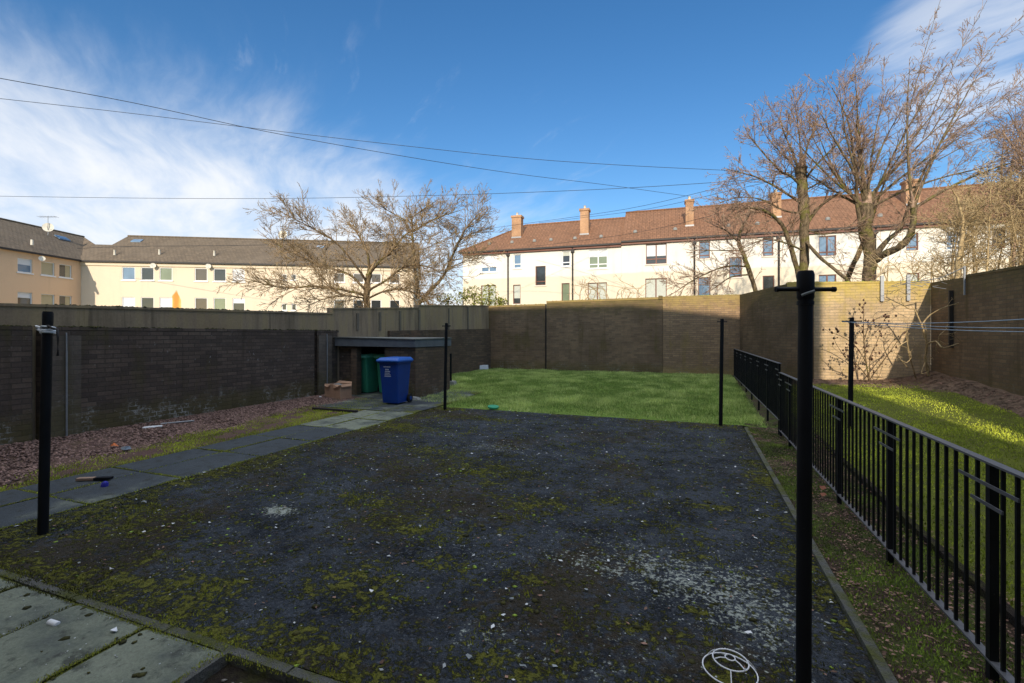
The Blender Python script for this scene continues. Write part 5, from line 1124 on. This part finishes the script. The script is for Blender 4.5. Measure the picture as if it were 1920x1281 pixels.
def tree(name, seed, limbs, spec, label, trunk_mat, twig_mat, base, maxlev=3, cat='tree', group=None, crown='crown', buds=0):
    """limbs: (points, r0, r1, children density); each limb is drawn and sprouts branches"""
    R = random.Random(seed); root = empty(name, base, label, cat, group); tm = MB(); out = []
    for (pts, r0, r1, dens) in limbs:
        r0 *= spec.get('thin', 1.0); dens *= spec.get('dens', 1.0)
        pts = [Vector(p) for p in pts]; fine = []; M_ = len(pts)
        for i in range(M_ - 1):
            for k in range(4):
                f = k / 4; P = [pts[max(i - 1, 0)], pts[i], pts[i + 1], pts[min(i + 2, M_ - 1)]]
                fine.append(.5 * ((2 * P[1]) + (-P[0] + P[2]) * f + (2 * P[0] - 5 * P[1] + 4 * P[2] - P[3]) * f * f + (-P[0] + 3 * P[1] - 3 * P[2] + P[3]) * f ** 3))
        fine.append(pts[-1]); n = len(fine)
        fine = [p + Vector((R.gauss(0, 1), R.gauss(0, 1), R.gauss(0, .5))) * r0 * .10 * (0 < i < n - 1) for i, p in enumerate(fine)]
        rads = [(r0 + (r1 - r0) * i / (n - 1)) * R.uniform(.9, 1.12) for i in range(n)]
        tm.tube(fine, rads, 9 if r0 > .1 else 6)
        L = sum((fine[i + 1] - fine[i]).length for i in range(n - 1)); cnt = int(L * dens)
        for c in range(cnt):
            f = R.uniform(.12, 1.0) ** .8; i = min(n - 2, int(f * (n - 1))); t_ = (fine[i + 1] - fine[i]).normalized(); a = t_.orthogonal().normalized(); w_ = t_.cross(a); ph = R.uniform(0, 6.283); ang = math.radians(R.uniform(*spec['ang0']))
            cd = t_ * math.cos(ang) + (a * math.cos(ph) + w_ * math.sin(ph)) * math.sin(ang)
            cd = (cd + spec['bias'] * spec.get('bs0', .3)).normalized()
            twig_rec(R, fine[i], cd, R.uniform(*spec['L0']), max(spec['rmin'], min(rads[i] * .5, spec['r0'])), 1, maxlev, spec, out)
        if spec.get('tip', True):
            twig_rec(R, fine[-1], (fine[-1] - fine[-2]), spec['L0'][0] * R.uniform(.8, 1.3), r1, 1, maxlev, spec, out)
    tm.build('trunk', trunk_mat, root)
    # twigs as fast numpy tubes (triangular section)
    V = []; Fc = []; base_i = 0
    for (lev, pts, rad) in out:
        P = np.array([tuple(p) for p in pts]); T = np.gradient(P, axis=0); T /= np.linalg.norm(T, axis=1)[:, None] + 1e-9
        ref = np.array([.31, .17, .93]) if abs(T[0, 2]) < .8 else np.array([.9, .3, .1]); A = np.cross(T, ref); A /= np.linalg.norm(A, axis=1)[:, None] + 1e-9; B = np.cross(T, A); rr_ = np.array(rad)[:, None]
        ns = 4 if lev < 2 else 3; n = len(P)
        ringv = np.stack([P + (A * math.cos(6.283 * k / ns) + B * math.sin(6.283 * k / ns)) * rr_ for k in range(ns)], 1); V.append(ringv.reshape(-1, 3))
        i = np.arange(n * ns).reshape(n, ns) + base_i; j = np.roll(i, -1, 1)
        Fc.append(np.stack([i[:-1], j[:-1], j[1:], i[1:]], -1).reshape(-1, 4)); base_i += n * ns
    V = np.concatenate(V) - np.array(root.location); o = np_mesh(crown, V, np.concatenate(Fc), twig_mat, None, True); o.parent = root
    if buds:
        ends = [p for (lev, pts, rad) in out if lev >= 1 for p in pts[1:]]; R.shuffle(ends); ends = ends[:buds]; bv = []; bf = []
        for k, e_ in enumerate(ends):
            s_ = R.uniform(.012, .03); e_ = e_ - root.location
            bv += [tuple(e_ + Vector(v) * s_) for v in ((1, 0, 0), (0, 1, .2), (-1, 0, 0), (0, -1, .2), (0, 0, 1.6), (0, 0, -1.2))]; b6 = k * 6
            bf += [(b6 + a_, b6 + (a_ + 1) % 4, b6 + 4) for a_ in range(4)] + [(b6 + (a_ + 1) % 4, b6 + a_, b6 + 5) for a_ in range(4)]
        bo = np_mesh('buds', bv, bf, M['bud'], {'rand': np.random.RandomState(1).rand(len(bv))}); bo.parent = root; bo['kind'] = 'stuff'
    return root
UP = Vector((0, 0, 1))
def PL(*pts): return [at(*p) for p in pts]

# cherry behind the concrete wall: wide, low and spreading
d0 = 23.0
spec = dict(thin=.72, dens=3.1, wig=.09, bias=UP, bs=.03, gap=[.4, .155, .13], ang=(20, 58), len=(.32, .60), ang0=(25, 70), L0=(.7, 1.6), r0=.024, rmin=.0078, bs0=.12)
limbs = [(PL((686, 640, d0), (687, 580, d0), (688, 545, d0), (692, 515, d0)), .22, .15, 1.0),
         (PL((688, 555, d0), (650, 545, d0 - .5), (590, 537, d0 - 1), (530, 540, d0 - 1.2), (470, 525, d0 - 1.5)), .10, .022, 3.2),
         (PL((686, 545, d0), (655, 515, d0 + .5), (610, 500, d0 + 1), (560, 480, d0 + 1), (505, 450, d0 + .5)), .09, .02, 3.0),
         (PL((688, 530, d0), (668, 500, d0 - .7), (630, 455, d0 - 1), (580, 425, d0 - 1.3), (535, 402, d0 - 1.5)), .09, .018, 2.6),
         (PL((691, 515, d0), (690, 480, d0), (675, 445, d0 + .6), (655, 420, d0 + 1)), .10, .02, 3.2),
         (PL((692, 515, d0), (712, 490, d0 - .8), (735, 470, d0 - 1), (760, 440, d0 - 1), (800, 420, d0 - 1)), .10, .02, 3.2),
         (PL((690, 545, d0), (725, 525, d0 - 1), (760, 500, d0 - 1.4), (800, 500, d0 - 1.6), (840, 520, d0 - 2)), .08, .018, 3.4),
         (PL((690, 560, d0), (725, 545, d0 - 1.4), (765, 545, d0 - 1.8), (800, 565, d0 - 2), (825, 590, d0 - 2)), .07, .016, 3.4),
         (PL((688, 560, d0), (650, 555, d0 - 1), (610, 560, d0 - 1.5), (575, 575, d0 - 2)), .06, .016, 3.2)]
tree('spreading_tree', 11, limbs, spec, 'wide spreading bare tree in front of the cream flats, mossy forked trunk', M['bark_left'], M['twig_left'], at(686, 640, d0), 3)
d1 = 25.5
limbs = [(PL((783, 640, d1), (783, 585, d1), (792, 560, d1), (830, 520, d1), (848, 480, d1), (862, 448, d1), (882, 418, d1), (900, 400, d1)), .16, .02, 2.0),
         (PL((783, 560, d1), (778, 500, d1), (774, 455, d1), (772, 418, d1), (768, 395, d1)), .12, .03, 1.6),
         (PL((775, 435, d1), (800, 418, d1), (830, 405, d1 - .5), (862, 395, d1 - 1)), .07, .015, 3.0), (PL((773, 420, d1), (745, 405, d1), (722, 392, d1), (705, 382, d1)), .06, .013, 3.2),
         (PL((772, 408, d1), (790, 395, d1), (812, 382, d1)), .05, .012, 3.0), (PL((840, 505, d1), (870, 490, d1), (900, 475, d1)), .05, .012, 3.0),
         (PL((858, 455, d1), (880, 440, d1 + .5), (910, 430, d1 + .5)), .05, .012, 3.2), (PL((775, 470, d1), (800, 465, d1), (830, 450, d1)), .05, .012, 3.0), (PL((775, 450, d1), (745, 440, d1 + 1), (715, 440, d1 + 1)), .05, .012, 3.0)]
tree('slim_tree', 12, limbs, dict(spec, bs=.05), 'slender bare tree leaning right between the cream flats and white terrace', M['bark_left'], M['twig_left'], at(783, 640, d1), 3)

# pollarded trees behind the sunlit wall
LEAN = (UP * .8 + R3 * .55).normalized()
d2 = 19.0
specR = dict(thin=.66, dens=2.1, wig=.05, bias=LEAN, bs=.012, gap=[.4, .17, .15], ang=(20, 52), len=(.30, .58), ang0=(20, 62), L0=(.5, 1.45), r0=.020, rmin=.0072, bs0=.22)
limbs = [(PL((1625, 620, d2), (1628, 525, d2), (1632, 480, d2), (1622, 430, d2), (1625, 385, d2)), .30, .25, .3),
         (PL((1632, 495, d2), (1660, 475, d2 - .6), (1690, 462, d2 - 1), (1710, 430, d2 - 1.2), (1712, 390, d2 - 1.2)), .22, .10, .8),
         (PL((1640, 480, d2), (1665, 450, d2 + .5), (1690, 425, d2 + 1), (1715, 360, d2 + 1), (1750, 290, d2 + 1), (1800, 215, d2 + 1)), .17, .02, 2.2),
         (PL((1617, 440, d2), (1606, 380, d2), (1604, 330, d2 - .3), (1572, 275, d2 - .5), (1540, 215, d2 - .8)), .13, .018, 2.6),
         (PL((1625, 390, d2), (1612, 345, d2), (1600, 285, d2), (1588, 220, d2), (1560, 165, d2)), .11, .014, 2.4)]
rs = random.Random(123)
for k in range(17):                       # shoots fanning from the pollard heads
    f = k / 16; ang = math.radians(-56 + 122 * f + rs.uniform(-5, 5)); ln = (185 + 130 * f + rs.uniform(-45, 35)) * (1.0 if f < .85 else .85)
    hx, hy, hd = ((1624 + rs.uniform(-10, 12), 388, d2) if rs.random() < .62 or f < .4 else (1712, 392, d2 - 1.2)); dd_ = hd + rs.uniform(-.9, .9); bend = rs.uniform(4, 16)
    pts = [(hx, hy, hd)]
    for q_ in (.25, .5, .75, 1.0):
        a_ = ang + math.radians(bend) * (q_ - .3); pts.append((hx + math.sin(a_) * ln * q_, hy - math.cos(a_) * ln * q_, hd + (dd_ - hd) * q_))
    limbs.append((PL(*pts), .075 + .03 * rs.random(), .008, 2.3 - .8 * f))
for (x0, y0, x1, y1) in ((1690, 290, 1765, -5), (1730, 260, 1850, 2), (1745, 250, 1885, 60), (1720, 330, 1930, 140), (1760, 300, 1935, 215)):   # long whips
    limbs.append((PL((x0, y0, d2 + .3), ((x0 * 2 + x1) / 3 - 6, (y0 * 2 + y1) / 3, d2 + .4), ((x0 + x1 * 2) / 3 - 5, (y0 + y1 * 2) / 3, d2 + .5), (x1, y1, d2 + .5)), .030, .007, 1.1))
tree('pollarded_tree', 21, limbs, specR, 'big pollarded bare tree with long shoots leaning right above the sunlit wall', M['bark'], M['twig'], at(1625, 620, d2), 3)
d3 = 19.8
specB = dict(specR, bias=(UP * .9 - R3 * .2).normalized(), bs=.012, wig=.065, dens=2.5, L0=(.5, 1.5), bs0=.12)
limbs = [(PL((1506, 620, d3), (1507, 530, d3), (1508, 460, d3), (1508, 400, d3), (1504, 355, d3), (1503, 312, d3)), .25, .22, .5),
         (PL((1500, 530, d3), (1484, 470, d3 - .3), (1465, 420, d3 - .5), (1432, 395, d3 - .8), (1400, 390, d3 - 1)), .17, .03, 2.2),
         (PL((1512, 420, d3), (1535, 390, d3), (1570, 365, d3 - .4), (1615, 350, d3 - .5)), .12, .03, 1.8),
         (PL((1503, 350, d3), (1482, 330, d3 - .3), (1462, 320, d3 - .5), (1430, 285, d3 - .8), (1405, 255, d3 - 1)), .09, .02, 3.0),
         (PL((1502, 330, d3), (1488, 290, d3), (1470, 250, d3), (1464, 225, d3)), .08, .018, 3.0), (PL((1505, 315, d3), (1515, 270, d3), (1525, 245, d3), (1540, 210, d3)), .08, .016, 3.0),
         (PL((1500, 380, d3), (1470, 360, d3 - .8), (1425, 335, d3 - 1), (1375, 320, d3 - 1.2)), .08, .018, 3.0), (PL((1507, 340, d3), (1530, 310, d3 - .5), (1570, 270, d3 - .6), (1610, 235, d3 - .6)), .08, .016, 2.6),
         (PL((1508, 450, d3), (1535, 480, d3 - 1), (1565, 505, d3 - 1.5), (1600, 535, d3 - 2)), .10, .06, .5),
         (PL((1503, 400, d3), (1470, 395, d3 - .6), (1430, 375, d3 - 1), (1390, 370, d3 - 1.2), (1350, 380, d3 - 1.3)), .06, .012, 3.0), (PL((1506, 470, d3), (1470, 455, d3 - .7), (1430, 450, d3 - 1), (1385, 470, d3 - 1.2)), .06, .012, 2.6),
         (PL((1502, 330, d3), (1478, 300, d3 + .5), (1440, 260, d3 + .8), (1425, 225, d3 + 1)), .06, .010, 2.8), (PL((1504, 360, d3), (1540, 340, d3 + .6), (1570, 320, d3 + .9), (1600, 290, d3 + 1)), .06, .010, 2.8),
         (PL((1508, 430, d3), (1545, 440, d3 - .6), (1580, 430, d3 - .9), (1610, 440, d3 - 1)), .05, .010, 2.8), (PL((1504, 320, d3), (1500, 270, d3), (1495, 230, d3 + .3), (1490, 190, d3 + .3)), .06, .010, 2.8)]
tree('mossy_stump_tree', 22, limbs, specB, 'bare tree with a thick cut-off mossy trunk left of the big pollarded tree', M['bark'], M['twig'], at(1506, 620, d3), 3)
d4 = 21.0
limbs = [(PL((1440, 640, d4), (1412, 530, d4), (1395, 480, d4), (1385, 450, d4), (1395, 420, d4), (1408, 395, d4)), .17, .05, 1.6), (PL((1385, 455, d4), (1365, 435, d4), (1345, 425, d4)), .07, .02, 2.6),
         (PL((1400, 500, d4), (1360, 500, d4 - .5), (1310, 520, d4 - 1), (1270, 545, d4 - 1)), .07, .02, 2.8), (PL((1405, 515, d4), (1370, 520, d4 - .5), (1340, 540, d4 - .8)), .06, .02, 2.6), (PL((1388, 470, d4), (1360, 470, d4), (1320, 470, d4)), .05, .014, 2.8)]
tree('crooked_tree', 23, limbs, dict(specB, L0=(.7, 1.6)), 'small crooked bare tree against the white terrace, left of the cut-off trunk', M['bark'], M['twig'], at(1440, 640, d4), 3)
d5 = 20.5
limbs = [(PL((1575, 640, d5), (1590, 525, d5), (1612, 470, d5), (1632, 420, d5), (1640, 390, d5)), .17, .08, .6), (PL((1640, 395, d5), (1660, 340, d5), (1690, 300, d5)), .07, .02, 2.0)]
tree('leaning_trunk', 24, limbs, dict(specR, L0=(.7, 1.6)), 'plain brown trunk leaning right behind the big pollarded tree', M['bark_left'], M['twig'], at(1575, 640, d5), 2)
# tan thicket over the right wall
d6 = 15.5
specT = dict(dens=.95, wig=.18, bias=UP, bs=.02, gap=[.30, .2, .13], ang=(25, 80), len=(.4, .7), ang0=(20, 75), L0=(.7, 1.5), r0=.018, rmin=.0065, bs0=.05)
limbs = []
rt = random.Random(77)
for k in range(15):
    px = 1775 + k * 13.2 + rt.uniform(-8, 8); dd_ = d6 + rt.uniform(-1.3, 2.5); top = 395 - (px - 1760) * .28 + rt.uniform(-25, 30); lx = rt.uniform(-25, 30)
    limbs.append((PL((px, 600, dd_), (px + lx * .3, 500, dd_), (px + lx * .8, 440, dd_), (px + lx * 1.4, top, dd_)), .034, .010, 4.4))
limbs.append((PL((1790, 600, d6 - .5), (1797, 490, d6 - .5), (1806, 430, d6 - .5), (1795, 370, d6 - .5)), .09, .03, 2.5))
tree('thicket', 25, limbs, specT, 'dense tan thicket of bare twigs above the right brick wall', M['twig_tan'], M['twig_tan'], at(1850, 600, d6), 3, cat='bush')
limbs = []
for k in range(10):
    px = 1905 + rt.uniform(-20, 70); dd_ = 17 + rt.uniform(-1, 2); limbs.append((PL((px, 560, dd_), (px + 5, 420, dd_), (px + rt.uniform(-20, 30), 330, dd_), (px + rt.uniform(-40, 40), 240 + rt.uniform(-30, 40), dd_)), .06, .012, 3.4))
tree('reddish_bush', 26, limbs, dict(specT, L0=(.7, 1.6)), 'tall reddish brown bush at the right edge above the thicket', M['twig'], M['twig'], at(1930, 560, 17), 3, cat='bush')
limbs = []
for k in range(16):
    px = 1650 + k * 11 + rt.uniform(-8, 8); dd_ = 16.2 + rt.uniform(-.6, .8); limbs.append((PL((px, 580, dd_), (px + rt.uniform(-10, 10), 530, dd_), (px + rt.uniform(-25, 25), 505, dd_), (px + rt.uniform(-40, 40), 480 + rt.uniform(-12, 15), dd_)), .02, .008, 3.6))
tree('bramble', 27, limbs, dict(specT, L0=(.35, .9), bias=-UP, bs=.02), 'low tangle of pale brambles just behind the sunlit wall', M['twig_tan'], M['twig_tan'], at(1730, 580, 16.2), 2, cat='bush')
limbs = []
for k in range(12):
    px = 1085 + k * 10 + rt.uniform(-6, 6); dd_ = 20 + rt.uniform(-.6, .8); limbs.append((PL((px, 600, dd_), (px + rt.uniform(-6, 6), 568, dd_), (px + rt.uniform(-15, 15), 545, dd_), (px + rt.uniform(-28, 28), 533 + rt.uniform(-8, 10), dd_)), .025, .009, 2.2))
tree('bare_shrub', 28, limbs, dict(specT, L0=(.3, .8)), 'pale bare shrub topping the middle of the back wall', M['twig_tan'], M['twig_tan'], at(1140, 600, 20), 2, cat='bush')
# evergreen shrub at the corner behind the wall
def shrub(name, seed, cs, n, s, label, mat, base):
    R = np.random.RandomState(seed); root = empty(name, base, label, 'bush'); V = []; k = 0; P = []
    for (c, r) in cs:
        q = R.randn(n, 3); q /= np.linalg.norm(q, axis=1)[:, None]; q = q * (R.rand(n, 1) ** .45) * np.array(r); P.append(q + np.array(c))
    P = np.concatenate(P); N_ = len(P); a = R.randn(N_, 3); a /= np.linalg.norm(a, axis=1)[:, None]; b = np.cross(a, R.randn(N_, 3)); b /= np.linalg.norm(b, axis=1)[:, None]; L = s * R.uniform(.6, 1.5, (N_, 1)); W_ = L * .35
    V = np.stack([P - a * L, P - b * W_, P + a * L, P + b * W_], 1).reshape(-1, 3) - np.array(base)
    o = np_mesh('foliage', V, np.arange(4 * N_).reshape(N_, 4), mat, {'rand': np.repeat(R.rand(N_), 4)}); o.parent = root
    m = MB(); 
    for (c, r) in cs: m.tube([Vector((c[0], c[1], 0)), Vector(c)], [.05, .02], 6)
    m.build('stem', M['bark'], root); return root
cs = [(tuple(at(px, py, 21.5 + o_)), (w_, w_, h_)) for (px, py, o_, w_, h_) in ((840, 562, .3, .6, .3), (868, 556, 0, .5, .45), (890, 553, .3, .45, .5), (918, 552, 0, .4, .55), (905, 566, -.2, .6, .3), (938, 566, .2, .35, .25))]
shrub('evergreen_shrub', 31, cs, 260, .06, 'yellow green leafy shrub poking over the wall corner', M['evergreen'], tuple(Vector((at(890, 600, 21.5).x, at(890, 600, 21.5).y, 0))))

# two bare shrubs growing by the sunlit wall
def sh(px, py, dy): # point near the sunlit wall at y = YR - dy
    k = (px - PX0) / FPX; d = (YR - dy) / (CT + ST * k); return at(px, py, d)
spS = dict(wig=.16, bias=UP, bs=.03, gap=[.22, .15], ang=(30, 70), len=(.3, .55), ang0=(30, 70), L0=(.18, .5), r0=.008, rmin=.004, bs0=.1)
S = lambda *pts: [sh(a, b, c) for a, b, c in pts]
limbs = [(S((1629, 714, .5), (1621, 655, .5), (1619, 610, .55), (1620, 575, .5)), .018, .006, 5), (S((1629, 714, .5), (1650, 685, .45), (1672, 655, .4), (1690, 630, .4)), .016, .006, 4), (S((1627, 708, .5), (1608, 685, .7), (1585, 670, .8), (1568, 645, .9)), .012, .005, 6),
         (S((1624, 680, .5), (1605, 650, .8), (1580, 632, .9), (1562, 625, 1.0)), .011, .005, 6), (S((1630, 714, .5), (1632, 670, .6), (1645, 640, .6), (1655, 610, .6)), .011, .005, 5), (S((1620, 640, .5), (1632, 605, .6), (1655, 595, .6)), .009, .004, 5)]
tree('budding_shrub', 41, limbs, spS, 'thin dark budded shrub standing before the sunlit wall', M['bark_left'], M['twig'], tuple(sh(1629, 716, .5)), 2, cat='bush', buds=150)
limbs = [(S((1745, 716, .5), (1735, 680, .6), (1738, 645, .8), (1728, 610, .9), (1715, 580, 1.0)), .03, .012, 3.5), (S((1738, 645, .8), (1755, 640, 1.0), (1768, 652, 1.2), (1795, 645, 1.3), (1806, 644, 1.4)), .02, .007, 4), (S((1728, 610, .9), (1745, 590, 1.0), (1775, 575, 1.2), (1820, 562, 1.4)), .017, .006, 3),
         (S((1718, 712, .4), (1705, 665, .7), (1700, 630, .9), (1702, 610, 1.0)), .017, .007, 5), (S((1715, 580, 1.0), (1700, 577, 1.1), (1690, 560, 1.2), (1718, 545, 1.2)), .015, .006, 3), (S((1735, 680, .6), (1728, 700, 1.0), (1742, 695, 1.2), (1735, 675, 1.3)), .014, .007, 3),
         (S((1700, 640, .9), (1685, 650, 1.2), (1675, 662, 1.3)), .011, .006, 4), (S((1768, 652, 1.2), (1760, 632, 1.3), (1772, 620, 1.3)), .010, .006, 4), (S((1702, 690, .8), (1690, 676, 1.2), (1700, 680, 1.3), (1708, 672, 1.3)), .010, .006, 3)]
tree('twisted_shrub', 42, limbs, dict(spS, wig=.25), 'pale twisted shrub in front of the shaded wall corner', M['twig_tan'], M['twig_tan'], tuple(sh(1740, 716, .5)), 2, cat='bush')

# ------------------------------------------------------------------ overhead cables
def cable(pts, r, label):
    P = [at(*p) for p in pts]; fine = []; n = len(P)
    for i in range(n - 1):
        for k in range(5):
            f = k / 5; Q = [P[max(i - 1, 0)], P[i], P[i + 1], P[min(i + 2, n - 1)]]
            fine.append(.5 * ((2 * Q[1]) + (-Q[0] + Q[2]) * f + (2 * Q[0] - 5 * Q[1] + 4 * Q[2] - Q[3]) * f * f + (-Q[0] + 3 * Q[1] - 3 * Q[2] + Q[3]) * f ** 3))
    fine.append(P[-1]); m = MB(); m.tube(fine, r, 5); tag(m.build('overhead_cable', M['cable'], None, loc=P[0]), label, 'cable', 'overhead cables across the sky')
cable([(-180, 113, 16), (0, 147, 17.5), (250, 193, 20), (500, 247, 22.5), (750, 292, 25), (960, 325, 28), (1130, 346, 31), (1290, 368, 35)], .014, 'upper black cable falling steepest from the top left to the third chimney')
cable([(-180, 166, 16), (0, 185, 17), (240, 212, 18), (470, 240, 18.5), (700, 267, 19), (960, 295, 19.3), (1150, 309, 19.5), (1350, 319, 19.7), (1500, 325, 19.8)], .010, 'second cable from the top left, ending at the cut-off trunk')
cable([(-180, 364, 27), (0, 368, 26), (300, 372, 25), (560, 372, 24), (800, 367, 23), (960, 362, 22), (1150, 354, 21), (1330, 343, 20), (1500, 330, 19.8)], .011, 'nearly level cable just above the roofs on the left')
cable([(860, 436, 33), (980, 420, 31), (1175, 392, 27), (1350, 352, 22), (1500, 318, 19.8)], .011, 'cable rising to the trunk over the first two chimneys')
cable([(1010, 418, 33), (1175, 398, 28), (1260, 383, 25), (1350, 362, 22), (1500, 328, 19.8)], .010, 'cable rising to the trunk, starting at the hipped ridge')
cable([(1000, 462, 38), (1100, 450, 34), (1200, 435, 30), (1320, 408, 25), (1420, 375, 21.5), (1500, 335, 19.8)], .012, 'low cable crossing the red roof')
cable([(145, 466, 39), (250, 462, 37.5), (400, 461, 36), (560, 458, 34), (760, 452, 31), (900, 440, 29)], .016, 'low cable crossing the grey brown roof')
